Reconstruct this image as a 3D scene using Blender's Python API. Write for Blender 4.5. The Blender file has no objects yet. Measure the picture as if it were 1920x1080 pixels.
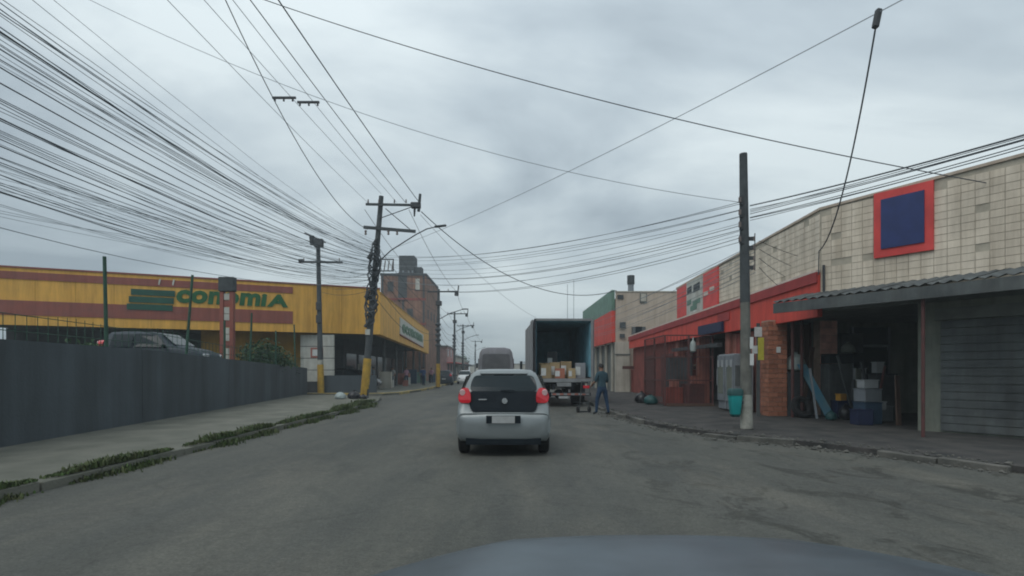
import bpy, bmesh, math, random
from mathutils import Vector, Matrix, noise
R = math.radians
random.seed(11)
sc = bpy.context.scene
col = sc.collection

# ------------------------------------------------------------------ camera
CAM_H = 1.52
cam_d = bpy.data.cameras.new('camera')
cam_d.sensor_width = 36
cam_d.lens = 36 * 1040 / 1920
cam_d.shift_y = 155 / 1920
cam_d.clip_start = 0.05
cam_d.clip_end = 3000
cam = bpy.data.objects.new('camera', cam_d)
col.objects.link(cam)
cam.location = (0, 0, CAM_H)
cam.rotation_euler = (R(90), 0, 0)
sc.camera = cam

# ------------------------------------------------------------------ sky
SUN_EL, SUN_AZ = 52, 215          # azimuth clockwise from +Y
w = bpy.data.worlds.new('World'); sc.world = w; w.use_nodes = True
nt = w.node_tree; nt.nodes.clear()
N = nt.nodes.new; L = nt.links.new
out = N('ShaderNodeOutputWorld')
sky = N('ShaderNodeTexSky'); sky.sky_type = 'NISHITA'; sky.sun_disc = False
sky.sun_elevation = R(SUN_EL); sky.sun_rotation = R(SUN_AZ)
bg1 = N('ShaderNodeBackground'); bg1.inputs[1].default_value = 0.09
L(sky.outputs[0], bg1.inputs[0])
tc = N('ShaderNodeTexCoord')
sep = N('ShaderNodeSeparateXYZ'); L(tc.outputs['Generated'], sep.inputs[0])
zz = N('ShaderNodeMath'); zz.operation = 'ABSOLUTE'; L(sep.outputs[2], zz.inputs[0])
za = N('ShaderNodeMath'); za.operation = 'ADD'; za.inputs[1].default_value = 0.34; L(zz.outputs[0], za.inputs[0])
dx = N('ShaderNodeMath'); dx.operation = 'DIVIDE'; L(sep.outputs[0], dx.inputs[0]); L(za.outputs[0], dx.inputs[1])
dy = N('ShaderNodeMath'); dy.operation = 'DIVIDE'; L(sep.outputs[1], dy.inputs[0]); L(za.outputs[0], dy.inputs[1])
cmb = N('ShaderNodeCombineXYZ'); L(dx.outputs[0], cmb.inputs[0]); L(dy.outputs[0], cmb.inputs[1])
nz = N('ShaderNodeTexNoise'); nz.inputs['Scale'].default_value = 1.35; nz.inputs['Detail'].default_value = 6
nz.inputs['Roughness'].default_value = 0.52; nz.inputs['Distortion'].default_value = 0.35
mp = N('ShaderNodeMapping'); mp.inputs['Location'].default_value = (3.854, 7.58, 1.975); mp.inputs['Scale'].default_value = (0.8, 1.2, 1)
L(cmb.outputs[0], mp.inputs[0]); L(mp.outputs[0], nz.inputs[0])
cr = N('ShaderNodeValToRGB')
cr.color_ramp.elements[0].position = 0.34; cr.color_ramp.elements[0].color = (0.35, 0.42, 0.48, 1)
cr.color_ramp.elements[1].position = 0.63; cr.color_ramp.elements[1].color = (0.72, 0.81, 0.85, 1)
e = cr.color_ramp.elements.new(0.47); e.color = (0.50, 0.585, 0.645, 1)
L(nz.outputs[0], cr.inputs[0])
# the overcast deck is a little darker towards the horizon than overhead
hr = N('ShaderNodeValToRGB')
hr.color_ramp.elements[0].position = 0.0; hr.color_ramp.elements[0].color = (0.84, 0.85, 0.83, 1)
hr.color_ramp.elements[1].position = 0.6; hr.color_ramp.elements[1].color = (1.26, 1.25, 1.24, 1)
L(zz.outputs[0], hr.inputs[0])
mul = N('ShaderNodeMix'); mul.data_type = 'RGBA'; mul.blend_type = 'MULTIPLY'; mul.inputs[0].default_value = 1
L(cr.outputs[0], mul.inputs[6]); L(hr.outputs[0], mul.inputs[7])
bg2 = N('ShaderNodeBackground'); bg2.inputs[1].default_value = 1.0; L(mul.outputs[2], bg2.inputs[0])
mx = N('ShaderNodeMixShader'); mx.inputs[0].default_value = 0.93
L(bg1.outputs[0], mx.inputs[1]); L(bg2.outputs[0], mx.inputs[2]); L(mx.outputs[0], out.inputs[0])

# ------------------------------------------------------------------ sun (overcast)
sd = bpy.data.lights.new('sun', 'SUN'); sd.energy = 0.95; sd.angle = R(35); sd.color = (1.0, 0.97, 0.92)
sun = bpy.data.objects.new('sun', sd); col.objects.link(sun)
a, e_ = R(SUN_AZ), R(SUN_EL)
to_sun = Vector((math.sin(a) * math.cos(e_), math.cos(a) * math.cos(e_), math.sin(e_)))
sun.rotation_euler = to_sun.to_track_quat('Z', 'Y').to_euler()
sun.location = (0, -20, 40)

vs = sc.view_settings
vs.view_transform = 'Standard'; vs.look = 'None'; vs.exposure = 0; vs.gamma = 1
sc.cycles.filter_width = 1.9
sc.cycles.max_bounces = 6
sc.cycles.use_denoising = True

# ------------------------------------------------------------------ materials
def mat(name, c, rough=0.8, var=0.25, scale=3.0, c2=None, bump=0.0, bscale=40.0, metal=0.0, stretch=(1, 1, 1),
        streak=0.0, sscale=1.6, rnd=0.0, coat=0.0, spec=0.4, detail=6):
    m = bpy.data.materials.new(name); m.use_nodes = True
    nt = m.node_tree; b = nt.nodes['Principled BSDF']; N = nt.nodes.new; L = nt.links.new
    b.inputs['Roughness'].default_value = rough; b.inputs['Metallic'].default_value = metal
    b.inputs['Specular IOR Level'].default_value = spec
    b.inputs['Coat Weight'].default_value = coat
    tc = N('ShaderNodeTexCoord'); mp = N('ShaderNodeMapping'); mp.inputs['Scale'].default_value = stretch
    geo = N('ShaderNodeNewGeometry')
    L(geo.outputs['Position'], mp.inputs[0])
    nz = N('ShaderNodeTexNoise'); nz.inputs['Scale'].default_value = scale; nz.inputs['Detail'].default_value = detail
    nz.inputs['Roughness'].default_value = 0.6
    L(mp.outputs[0], nz.inputs[0])
    rp = N('ShaderNodeValToRGB')
    lo = tuple(x * (1 - var) for x in c) if c2 is None else c2
    hi = tuple(min(1, x * (1 + var)) for x in c) if c2 is None else c
    rp.color_ramp.elements[0].position = 0.32; rp.color_ramp.elements[0].color = (*lo, 1)
    rp.color_ramp.elements[1].position = 0.68; rp.color_ramp.elements[1].color = (*hi, 1)
    L(nz.outputs[0], rp.inputs[0])
    cur = rp.outputs[0]
    if streak > 0:
        mp2 = N('ShaderNodeMapping'); mp2.inputs['Scale'].default_value = (2.2, 2.2, 0.22)
        L(geo.outputs['Position'], mp2.inputs[0])
        n2 = N('ShaderNodeTexNoise'); n2.inputs['Scale'].default_value = sscale; n2.inputs['Detail'].default_value = 8
        n2.inputs['Roughness'].default_value = 0.65
        L(mp2.outputs[0], n2.inputs[0])
        r2 = N('ShaderNodeValToRGB'); r2.color_ramp.elements[0].position = 0.35; r2.color_ramp.elements[1].position = 0.62
        k = 1 - streak
        r2.color_ramp.elements[0].color = (k, k * 0.97, k * 0.93, 1); r2.color_ramp.elements[1].color = (1, 1, 1, 1)
        L(n2.outputs[0], r2.inputs[0])
        m2 = N('ShaderNodeMix'); m2.data_type = 'RGBA'; m2.blend_type = 'MULTIPLY'; m2.inputs[0].default_value = 1
        L(cur, m2.inputs[6]); L(r2.outputs[0], m2.inputs[7]); cur = m2.outputs[2]
    if rnd > 0:
        oi = N('ShaderNodeObjectInfo'); ad = N('ShaderNodeMath'); ad.operation = 'ADD'
        L(oi.outputs['Random'], ad.inputs[0]); L(geo.outputs['Random Per Island'], ad.inputs[1])
        fr = N('ShaderNodeMath'); fr.operation = 'FRACT'; L(ad.outputs[0], fr.inputs[0])
        mr = N('ShaderNodeMapRange'); mr.inputs[3].default_value = 1 - rnd; mr.inputs[4].default_value = 1 + rnd
        L(fr.outputs[0], mr.inputs[0])
        m3 = N('ShaderNodeMix'); m3.data_type = 'RGBA'; m3.blend_type = 'MULTIPLY'; m3.inputs[0].default_value = 1
        L(cur, m3.inputs[6]); L(mr.outputs[0], m3.inputs[7]); cur = m3.outputs[2]
    L(cur, b.inputs['Base Color'])
    if bump > 0:
        n3 = N('ShaderNodeTexNoise'); n3.inputs['Scale'].default_value = bscale; n3.inputs['Detail'].default_value = 5
        L(geo.outputs['Position'], n3.inputs[0])
        bp = N('ShaderNodeBump'); bp.inputs['Strength'].default_value = bump; bp.inputs['Distance'].default_value = 0.03
        L(n3.outputs[0], bp.inputs['Height']); L(bp.outputs[0], b.inputs['Normal'])
    return m

def asphalt():
    m = bpy.data.materials.new('asphalt'); m.use_nodes = True
    nt = m.node_tree; b = nt.nodes['Principled BSDF']; N = nt.nodes.new; L = nt.links.new
    geo = N('ShaderNodeNewGeometry')
    def nse(scale, st, det=6, ro=0.6, dist=0.0):
        mp = N('ShaderNodeMapping'); mp.inputs['Scale'].default_value = st; L(geo.outputs['Position'], mp.inputs[0])
        n = N('ShaderNodeTexNoise'); n.inputs['Scale'].default_value = scale; n.inputs['Detail'].default_value = det
        n.inputs['Roughness'].default_value = ro; n.inputs['Distortion'].default_value = dist
        L(mp.outputs[0], n.inputs[0]); return n.outputs[0]
    def ramp(src, p0, c0, p1, c1):
        r = N('ShaderNodeValToRGB'); r.color_ramp.elements[0].position = p0; r.color_ramp.elements[1].position = p1
        r.color_ramp.elements[0].color = (*c0, 1); r.color_ramp.elements[1].color = (*c1, 1); L(src, r.inputs[0]); return r.outputs[0]
    def mix(a, bb, f=None, mode='MULTIPLY'):
        x = N('ShaderNodeMix'); x.data_type = 'RGBA'; x.blend_type = mode; x.inputs[0].default_value = 1
        if f is not None: L(f, x.inputs[0])
        L(a, x.inputs[6]); L(bb, x.inputs[7]); return x.outputs[2]
    base = ramp(nse(0.35, (1, 0.35, 1), 7), 0.3, (0.074, 0.077, 0.070), 0.7, (0.116, 0.115, 0.102))
    # worn wheel tracks run along the street
    tracks = ramp(nse(0.9, (1, 0.05, 1), 4, 0.5), 0.35, (0.84, 0.86, 0.88), 0.65, (1.08, 1.07, 1.04))
    c = mix(base, tracks)
    # dark repair patches and oil
    patch = ramp(nse(0.55, (1.0, 0.7, 1), 5, 0.6, 0.8), 0.56, (1, 1, 1), 0.64, (0.83, 0.845, 0.86))
    c = mix(c, patch)
    c = mix(c, ramp(nse(2.2, (1, 0.45, 1), 7, 0.7, 0.5), 0.35, (0.90, 0.905, 0.91), 0.65, (1.07, 1.07, 1.06)))
    # broken, dark scabs on the right half where the surface is torn
    sx = N('ShaderNodeSeparateXYZ'); L(geo.outputs['Position'], sx.inputs[0])
    mr = N('ShaderNodeMapRange'); mr.inputs[1].default_value = 0.6; mr.inputs[2].default_value = 2.6; L(sx.outputs[0], mr.inputs[0])
    scab = nse(0.9, (1.5, 0.9, 1), 8, 0.7, 1.2)
    sr = N('ShaderNodeMapRange'); sr.inputs[1].default_value = 0.53; sr.inputs[2].default_value = 0.60; L(scab, sr.inputs[0])
    mm = N('ShaderNodeMath'); mm.operation = 'MULTIPLY'; L(mr.outputs[0], mm.inputs[0]); L(sr.outputs[0], mm.inputs[1])
    dark = N('ShaderNodeRGB'); dark.outputs[0].default_value = (0.052, 0.053, 0.046, 1)
    c = mix(c, dark.outputs[0], mm.outputs[0], 'MIX')
    # brownish dust
    dust = N('ShaderNodeRGB'); dust.outputs[0].default_value = (0.19, 0.175, 0.14, 1)
    dr = N('ShaderNodeMapRange'); dr.inputs[1].default_value = 0.50; dr.inputs[2].default_value = 0.78; dr.inputs[4].default_value = 0.55
    L(nse(0.7, (1, 0.3, 1), 8, 0.7), dr.inputs[0])
    c = mix(c, dust.outputs[0], dr.outputs[0], 'MIX')
    fine = ramp(nse(38, (1, 1, 1), 3, 0.7), 0.3, (0.72, 0.72, 0.72), 0.7, (1.25, 1.25, 1.25))
    c = mix(c, fine)
    c = mix(c, ramp(nse(11, (1, 1, 1), 5, 0.75), 0.32, (0.80, 0.80, 0.80), 0.68, (1.16, 1.16, 1.15)))
    vor = N('ShaderNodeTexVoronoi'); vor.feature = 'DISTANCE_TO_EDGE'; vor.inputs['Scale'].default_value = 0.42
    vmp = N('ShaderNodeMapping'); L(geo.outputs['Position'], vmp.inputs[0])
    vn = N('ShaderNodeTexNoise'); vn.inputs['Scale'].default_value = 1.3; vn.inputs['Detail'].default_value = 6; L(geo.outputs['Position'], vn.inputs[0])
    va = N('ShaderNodeMix'); va.data_type = 'RGBA'; va.blend_type = 'ADD'; va.inputs[0].default_value = 0.9
    L(vmp.outputs[0], va.inputs[6]); L(vn.outputs[1], va.inputs[7]); L(va.outputs[2], vor.inputs['Vector'])
    crk = ramp(vor.outputs[0], 0.0, (0.86, 0.86, 0.86), 0.02, (1, 1, 1))
    c = mix(c, crk)
    L(c, b.inputs['Base Color'])
    b.inputs['Roughness'].default_value = 0.78; b.inputs['Specular IOR Level'].default_value = 0.3
    bn = nse(60, (1, 1, 1), 4, 0.7)
    bp = N('ShaderNodeBump'); bp.inputs['Strength'].default_value = 0.5; bp.inputs['Distance'].default_value = 0.02
    L(bn, bp.inputs['Height']); L(bp.outputs[0], b.inputs['Normal'])
    return m

M = dict(
    asphalt=asphalt(),
    earth=mat('earth', (0.13, 0.12, 0.09), 0.95, 0.3, 0.5),
    pavement=mat('concrete_pavement', (0.17, 0.168, 0.14), 0.9, 0.3, 1.1, (0.095, 0.10, 0.08), 0.4, 30),
    pave_r=mat('dirty_pavement', (0.072, 0.066, 0.062), 0.9, 0.3, 1.7, (0.022, 0.024, 0.024), 0.5, 25, detail=9),
    kerb=mat('kerb_concrete', (0.14, 0.135, 0.12), 0.9, 0.35, 2, (0.05, 0.052, 0.048), 0.5, 30),
    kerb_y=mat('kerb_yellow', (0.46, 0.34, 0.10), 0.85, 0.3, 3, (0.20, 0.18, 0.11), 0.3, 30),
    wall_grey=mat('dark_grey_render', (0.074, 0.092, 0.106), 0.85, 0.3, 1.0, (0.062, 0.077, 0.088), 0.25, 18, streak=0.38, sscale=0.45),
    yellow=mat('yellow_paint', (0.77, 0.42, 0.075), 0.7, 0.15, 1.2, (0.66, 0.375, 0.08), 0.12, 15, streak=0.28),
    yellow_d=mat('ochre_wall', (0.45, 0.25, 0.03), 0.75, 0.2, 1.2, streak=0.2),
    band_red=mat('faded_red_band', (0.29, 0.085, 0.06), 0.7, 0.2, 2, (0.24, 0.085, 0.07), streak=0.25),
    letter=mat('green_letter', (0.012, 0.10, 0.03), 0.5, 0.2, 3),
    letter_e=mat('dark_green_bar', (0.008, 0.07, 0.048), 0.5, 0.2, 3),
    sign_white=mat('sign_white', (0.48, 0.49, 0.45), 0.6, 0.12, 3, streak=0.2),
    soffit=mat('soffit_grey', (0.12, 0.13, 0.12), 0.9, 0.2, 2),
    shop_dark=mat('shop_interior', (0.05, 0.055, 0.06), 0.8, 0.3, 2),
    beige=mat('beige_render', (0.50, 0.42, 0.345), 0.85, 0.12, 1.0, (0.42, 0.355, 0.295), 0.15, 20, streak=0.18),
    tile=mat('beige_tile', (0.68, 0.60, 0.49), 0.5, 0.10, 1.5, rnd=0.055, streak=0.3),
    grout=mat('grout', (0.38, 0.345, 0.28), 0.9, 0.2, 3),
    red=mat('red_wall', (0.66, 0.075, 0.05), 0.65, 0.15, 1.5, (0.54, 0.06, 0.045), streak=0.25),
    red_d=mat('dark_red_band', (0.30, 0.035, 0.035), 0.65, 0.2, 2),
    red_sign=mat('red_sign', (0.60, 0.06, 0.055), 0.5, 0.15, 2),
    pink_trim=mat('pale_trim', (0.60, 0.50, 0.44), 0.7, 0.12, 3),
    blue_sign=mat('blue_sign', (0.02, 0.035, 0.13), 0.5, 0.15, 3),
    navy=mat('navy_board', (0.012, 0.02, 0.06), 0.6, 0.2, 3),
    rust=mat('red_oxide_metal', (0.12, 0.042, 0.04), 0.75, 0.3, 5, (0.07, 0.035, 0.033)),
    brownwall=mat('brown_red_wall', (0.25, 0.065, 0.052), 0.85, 0.25, 1.5, streak=0.3),
    salmon=mat('salmon_shutter', (0.34, 0.13, 0.10), 0.7, 0.2, 2, streak=0.3),
    brick=mat('orange_brick', (0.36, 0.145, 0.085), 0.9, 0.25, 7, (0.26, 0.11, 0.07), 0.3, 60, rnd=0.22),
    mortar=mat('mortar', (0.30, 0.22, 0.17), 0.95, 0.2, 5),
    brickwall=mat('bare_brickwork', (0.31, 0.17, 0.12), 0.95, 0.3, 0.8, (0.17, 0.105, 0.08), 0.3, 8, streak=0.4),
    pinktile=mat('pink_tile', (0.62, 0.33, 0.27), 0.6, 0.2, 5, rnd=0.15),
    concrete=mat('pole_concrete', (0.20, 0.20, 0.18), 0.9, 0.25, 3, (0.11, 0.115, 0.105), 0.3, 30, streak=0.3),
    pole_dark=mat('pole_weathered', (0.075, 0.085, 0.09), 0.9, 0.3, 3, (0.045, 0.052, 0.056), 0.3, 30),
    iron=mat('dark_iron', (0.045, 0.05, 0.055), 0.7, 0.3, 6),
    cable=mat('black_cable', (0.06, 0.07, 0.08), 0.75, 0.2, 1),
    cable_g=mat('grey_cable', (0.22, 0.25, 0.275), 0.7, 0.2, 1),
    yellow_p=mat('pole_yellow', (0.58, 0.36, 0.05), 0.8, 0.25, 4, (0.36, 0.24, 0.05), streak=0.3),
    whitewash=mat('whitewash', (0.42, 0.42, 0.37), 0.9, 0.25, 3, (0.18, 0.18, 0.16)),
    porcelain=mat('porcelain', (0.16, 0.13, 0.12), 0.35, 0.2, 6),
    green_iron=mat('green_iron', (0.02, 0.07, 0.045), 0.6, 0.3, 5),
    leaf=mat('shrub_leaf', (0.035, 0.085, 0.025), 0.7, 0.4, 4, (0.015, 0.04, 0.015), rnd=0.45),
    weed=mat('weed_leaf', (0.06, 0.105, 0.03), 0.75, 0.4, 5, (0.075, 0.075, 0.035), rnd=0.4),
    bark=mat('bark', (0.10, 0.075, 0.05), 0.95, 0.3, 8),
    silver=mat('silver_paint', (0.22, 0.245, 0.25), 0.4, 0.05, 2, coat=0.4, metal=0.35),
    navy_paint=mat('dark_blue_paint', (0.02, 0.032, 0.045), 0.55, 0.1, 2),
    black_paint=mat('black_paint', (0.012, 0.014, 0.017), 0.3, 0.1, 2, coat=0.4),
    white_paint=mat('white_car_paint', (0.6, 0.62, 0.62), 0.35, 0.05, 2, coat=0.4),
    red_paint=mat('dark_red_paint', (0.22, 0.03, 0.03), 0.35, 0.05, 2, coat=0.4),
    own_paint=mat('blue_grey_paint', (0.075, 0.095, 0.112), 0.36, 0.25, 2.5, coat=0.0, metal=0.1),
    glass=mat('tinted_glass', (0.010, 0.019, 0.024), 0.14, 0.1, 1, spec=0.25),
    blackplastic=mat('black_plastic', (0.009, 0.014, 0.019), 0.6, 0.2, 6, spec=0.15),
    rubber=mat('rubber', (0.016, 0.016, 0.017), 0.9, 0.2, 8),
    rim=mat('wheel_rim', (0.22, 0.23, 0.24), 0.4, 0.1, 4, metal=0.6),
    tail_red=mat('tail_lens', (0.55, 0.018, 0.03), 0.2, 0.1, 5, coat=0.5),
    tail_clear=mat('clear_lens', (0.62, 0.42, 0.42), 0.2, 0.1, 5, coat=0.5),
    chrome=mat('chrome', (0.5, 0.52, 0.53), 0.25, 0.05, 5, metal=0.8),
    plate=mat('number_plate', (0.35, 0.36, 0.36), 0.5, 0.1, 8),
    box_alu=mat('truck_body_grey', (0.26, 0.27, 0.29), 0.55, 0.12, 2, streak=0.2),
    box_in=mat('truck_interior', (0.15, 0.34, 0.43), 0.75, 0.25, 2),
    box_edge=mat('truck_edge', (0.22, 0.23, 0.235), 0.6, 0.15, 4),
    chassis=mat('chassis_black', (0.018, 0.020, 0.026), 0.8, 0.3, 5),
    card=mat('cardboard', (0.33, 0.25, 0.14), 0.85, 0.15, 5, rnd=0.2),
    card_r=mat('printed_carton', (0.36, 0.14, 0.09), 0.8, 0.15, 5),
    bus_grey=mat('minibus_grey', (0.20, 0.20, 0.22), 0.5, 0.12, 2, streak=0.2),
    bus_glass=mat('minibus_glass', (0.10, 0.10, 0.105), 0.35, 0.2, 2),
    teal=mat('teal_plastic', (0.008, 0.27, 0.27), 0.5, 0.12, 4),
    teal_d=mat('dark_teal_plastic', (0.012, 0.06, 0.06), 0.5, 0.12, 4),
    fridge=mat('fridge_enamel', (0.20, 0.225, 0.25), 0.4, 0.1, 3, streak=0.2),
    blueboard=mat('blue_board', (0.07, 0.24, 0.36), 0.6, 0.25, 3, (0.16, 0.28, 0.32)),
    white_pl=mat('white_plastic', (0.34, 0.36, 0.37), 0.5, 0.1, 4),
    blue_pl=mat('blue_plastic', (0.03, 0.06, 0.10), 0.5, 0.15, 4),
    wood=mat('brown_wood', (0.12, 0.07, 0.05), 0.75, 0.3, 3, (0.07, 0.045, 0.035), stretch=(8, 8, 0.6)),
    greywall=mat('grey_green_wall', (0.20, 0.215, 0.18), 0.85, 0.2, 1.5, (0.13, 0.145, 0.125), streak=0.3),
    orange=mat('orange_plastic', (0.5, 0.25, 0.03), 0.5, 0.15, 4),
    yellow_pr=mat('yellow_poster', (0.50, 0.46, 0.06), 0.7, 0.1, 6),
    paper=mat('paper', (0.55, 0.57, 0.56), 0.8, 0.1, 8),
    bag_black=mat('black_bag', (0.015, 0.015, 0.018), 0.35, 0.2, 5),
    bag_white=mat('pale_bag', (0.30, 0.35, 0.34), 0.45, 0.15, 6),
    corr=mat('fibre_cement', (0.13, 0.145, 0.145), 0.85, 0.25, 2, (0.07, 0.08, 0.085), streak=0.3),
    green_sign=mat('faded_green_sign', (0.12, 0.22, 0.17), 0.6, 0.2, 2),
    roofing=mat('roof_grey', (0.16, 0.16, 0.15), 0.9, 0.2, 2),
    pinkwall=mat('pink_wall', (0.40, 0.25, 0.24), 0.85, 0.2, 1, streak=0.2),
    cream=mat('cream_wall', (0.46, 0.44, 0.38), 0.85, 0.15, 1, streak=0.25),
    skin=mat('skin', (0.26, 0.14, 0.09), 0.6, 0.1, 10),
    hair=mat('hair', (0.012, 0.010, 0.010), 0.7, 0.2, 20),
    denim=mat('denim', (0.014, 0.035, 0.075), 0.85, 0.3, 9, (0.02, 0.05, 0.10)),
    shirt_t=mat('teal_shirt', (0.030, 0.068, 0.088), 0.85, 0.2, 9),
    shirt_w=mat('white_shirt', (0.5, 0.5, 0.48), 0.85, 0.1, 9),
    shirt_p=mat('pink_shirt', (0.40, 0.22, 0.28), 0.85, 0.1, 9),
    shirt_b=mat('blue_shirt', (0.05, 0.09, 0.2), 0.85, 0.1, 9),
    khaki=mat('khaki_trousers', (0.16, 0.14, 0.10), 0.85, 0.1, 9),
    grey_cloth=mat('grey_cloth', (0.17, 0.21, 0.24), 0.85, 0.1, 9),
    shoe=mat('shoe', (0.02, 0.02, 0.02), 0.6, 0.1, 9),
)

# ------------------------------------------------------------------ helpers
WM = {}
def props(o, label=None, cat=None, group=None, kind=None):
    if label: o['label'] = label
    if cat: o['category'] = cat
    if group: o['group'] = group
    if kind: o['kind'] = kind
    return o
def thing(name, label, cat, loc=(0, 0, 0), rz=0.0, group=None, scale=1.0):
    o = bpy.data.objects.new(name, None); col.objects.link(o)
    o.empty_display_size = 0.2
    o.location = loc; o.rotation_euler = (0, 0, rz); o.scale = (scale,) * 3
    WM[o.name] = Matrix.Translation(loc) @ Matrix.Rotation(rz, 4, 'Z') @ Matrix.Scale(scale, 4)
    return props(o, label, cat, group)
class MB:
    def __init__(s): s.v = []; s.f = []; s.mi = []; s.cur = 0
    def add(s, vs, fs):
        b = len(s.v); s.v += [Vector(p) for p in vs]
        for f in fs: s.f.append([b + i for i in f]); s.mi.append(s.cur)
        return s
    def box(s, x0, x1, y0, y1, z0, z1, m=None):
        vs = [Vector((x, y, z)) for z in (z0, z1) for (x, y) in ((x0, y0), (x1, y0), (x1, y1), (x0, y1))]
        if m is not None: vs = [m @ p for p in vs]
        return s.add(vs, [(3, 2, 1, 0), (4, 5, 6, 7), (0, 1, 5, 4), (1, 2, 6, 5), (2, 3, 7, 6), (3, 0, 4, 7)])
    def cbox(s, c, size, rz=0, rx=0, ry=0):
        m = Matrix.Translation(c) @ Matrix.Rotation(rz, 4, 'Z') @ Matrix.Rotation(ry, 4, 'Y') @ Matrix.Rotation(rx, 4, 'X')
        x, y, z = [k / 2 for k in size]
        return s.box(-x, x, -y, y, -z, z, m)
    def wall(s, P, Q, z0, z1, t0, t1, z0b=None, z1b=None):
        """box along P->Q, from offset t0 to t1 to the right of the direction"""
        P = Vector(P[:2]); Q = Vector(Q[:2]); d = (Q - P).normalized(); n = Vector((d.y, -d.x))
        z0b = z0 if z0b is None else z0b; z1b = z1 if z1b is None else z1b
        a, b, c, e = P + n * t0, Q + n * t0, Q + n * t1, P + n * t1
        vs = [(a.x, a.y, z0), (b.x, b.y, z0b), (c.x, c.y, z0b), (e.x, e.y, z0),
              (a.x, a.y, z1), (b.x, b.y, z1b), (c.x, c.y, z1b), (e.x, e.y, z1)]
        return s.add(vs, [(0, 1, 2, 3), (7, 6, 5, 4), (4, 5, 1, 0), (5, 6, 2, 1), (6, 7, 3, 2), (7, 4, 0, 3)])
    def cyl(s, p0, p1, r0, r1=None, n=10, caps=True):
        r1 = r0 if r1 is None else r1
        p0, p1 = Vector(p0), Vector(p1); d = (p1 - p0).normalized()
        u = d.orthogonal().normalized(); v = d.cross(u)
        vs = []
        for p, r in ((p0, r0), (p1, r1)):
            for i in range(n):
                t = 2 * math.pi * i / n; vs.append(p + (u * math.cos(t) + v * math.sin(t)) * r)
        fs = [(i, (i + 1) % n, n + (i + 1) % n, n + i) for i in range(n)]
        if caps: fs += [tuple(range(n - 1, -1, -1)), tuple(range(n, 2 * n))]
        return s.add(vs, fs)
    def tube(s, pts, r, n=6):
        pts = [Vector(p) for p in pts]; rr = r if isinstance(r, (list, tuple)) else [r] * len(pts)
        vs = []; u = None
        for i, p in enumerate(pts):
            d = (pts[min(i + 1, len(pts) - 1)] - pts[max(i - 1, 0)]).normalized()
            if u is None: u = d.orthogonal().normalized()
            u = (u - d * u.dot(d)).normalized(); v = d.cross(u)
            for k in range(n):
                t = 2 * math.pi * k / n; vs.append(p + (u * math.cos(t) + v * math.sin(t)) * rr[i])
        fs = []
        for i in range(len(pts) - 1):
            for k in range(n): fs.append((i * n + k, i * n + (k + 1) % n, (i + 1) * n + (k + 1) % n, (i + 1) * n + k))
        fs += [tuple(range(n - 1, -1, -1)), tuple(range((len(pts) - 1) * n, len(pts) * n))]
        return s.add(vs, fs)
    def poly(s, pts, z0, z1):
        """vertical prism over an XY polygon"""
        n = len(pts)
        vs = [(p[0], p[1], z0) for p in pts] + [(p[0], p[1], z1) for p in pts]
        fs = [tuple(range(n - 1, -1, -1)), tuple(range(n, 2 * n))] + [(i, (i + 1) % n, n + (i + 1) % n, n + i) for i in range(n)]
        return s.add(vs, fs)
    def plate(s, pts, d):
        """flat polygon (3-D points) thickened by vector d"""
        n = len(pts); pts = [Vector(p) for p in pts]; d = Vector(d)
        fs = [tuple(range(n - 1, -1, -1)), tuple(range(n, 2 * n))] + [(i, (i + 1) % n, n + (i + 1) % n, n + i) for i in range(n)]
        return s.add(pts + [p + d for p in pts], fs)
    def loft(s, rings, close=True):
        n = len(rings[0]); vs = [p for r in rings for p in r]; fs = []
        for i in range(len(rings) - 1):
            for k in range(n if close else n - 1):
                fs.append((i * n + k, i * n + (k + 1) % n, (i + 1) * n + (k + 1) % n, (i + 1) * n + k))
        fs += [tuple(range(n - 1, -1, -1)), tuple(range((len(rings) - 1) * n, len(rings) * n))]
        return s.add(vs, fs)
    def lathe(s, c, prof, n=14):
        vs = []; fs = []
        for r, z in prof:
            for k in range(n):
                t = 2 * math.pi * k / n; vs.append((c[0] + r * math.cos(t), c[1] + r * math.sin(t), c[2] + z))
        for i in range(len(prof) - 1):
            for k in range(n): fs.append((i * n + k, i * n + (k + 1) % n, (i + 1) * n + (k + 1) % n, (i + 1) * n + k))
        fs += [tuple(range(n - 1, -1, -1)), tuple(range((len(prof) - 1) * n, len(prof) * n))]
        return s.add(vs, fs)
    def build(s, name, m, parent=None, world=False, smooth=False, bevel=0.0):
        me = bpy.data.meshes.new(name)
        vs = s.v
        if world and parent is not None:
            r = parent
            while r.parent: r = r.parent
            inv = WM[r.name].inverted(); vs = [inv @ p for p in vs]
        me.from_pydata([tuple(p) for p in vs], [], s.f)
        ms = m if isinstance(m, (list, tuple)) else [m]
        for k in ms: me.materials.append(k)
        if len(ms) > 1: me.polygons.foreach_set('material_index', s.mi)
        me.validate(); me.update()
        bm = bmesh.new(); bm.from_mesh(me); bmesh.ops.recalc_face_normals(bm, faces=bm.faces)
        if bevel > 0:
            bmesh.ops.bevel(bm, geom=list(bm.edges), offset=bevel, segments=1, affect='EDGES', clamp_overlap=True)
        bm.to_mesh(me); bm.free()
        if smooth:
            me.polygons.foreach_set('use_smooth', [True] * len(me.polygons))
            try: me.set_sharp_from_angle(angle=R(42))
            except Exception: pass
        o = bpy.data.objects.new(name, me); col.objects.link(o)
        if parent is not None: o.parent = parent
        return o
def single(name, mb, m, label, cat, group=None, **kw):
    """a thing that is one mesh: origin at its base"""
    lo = Vector((min(p.x for p in mb.v) + max(p.x for p in mb.v), min(p.y for p in mb.v) + max(p.y for p in mb.v), 0)) / 2
    lo.z = min(p.z for p in mb.v)
    mb.v = [p - lo for p in mb.v]
    o = mb.build(name, m, None, **kw); o.location = lo
    return props(o, label, cat, group)
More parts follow.
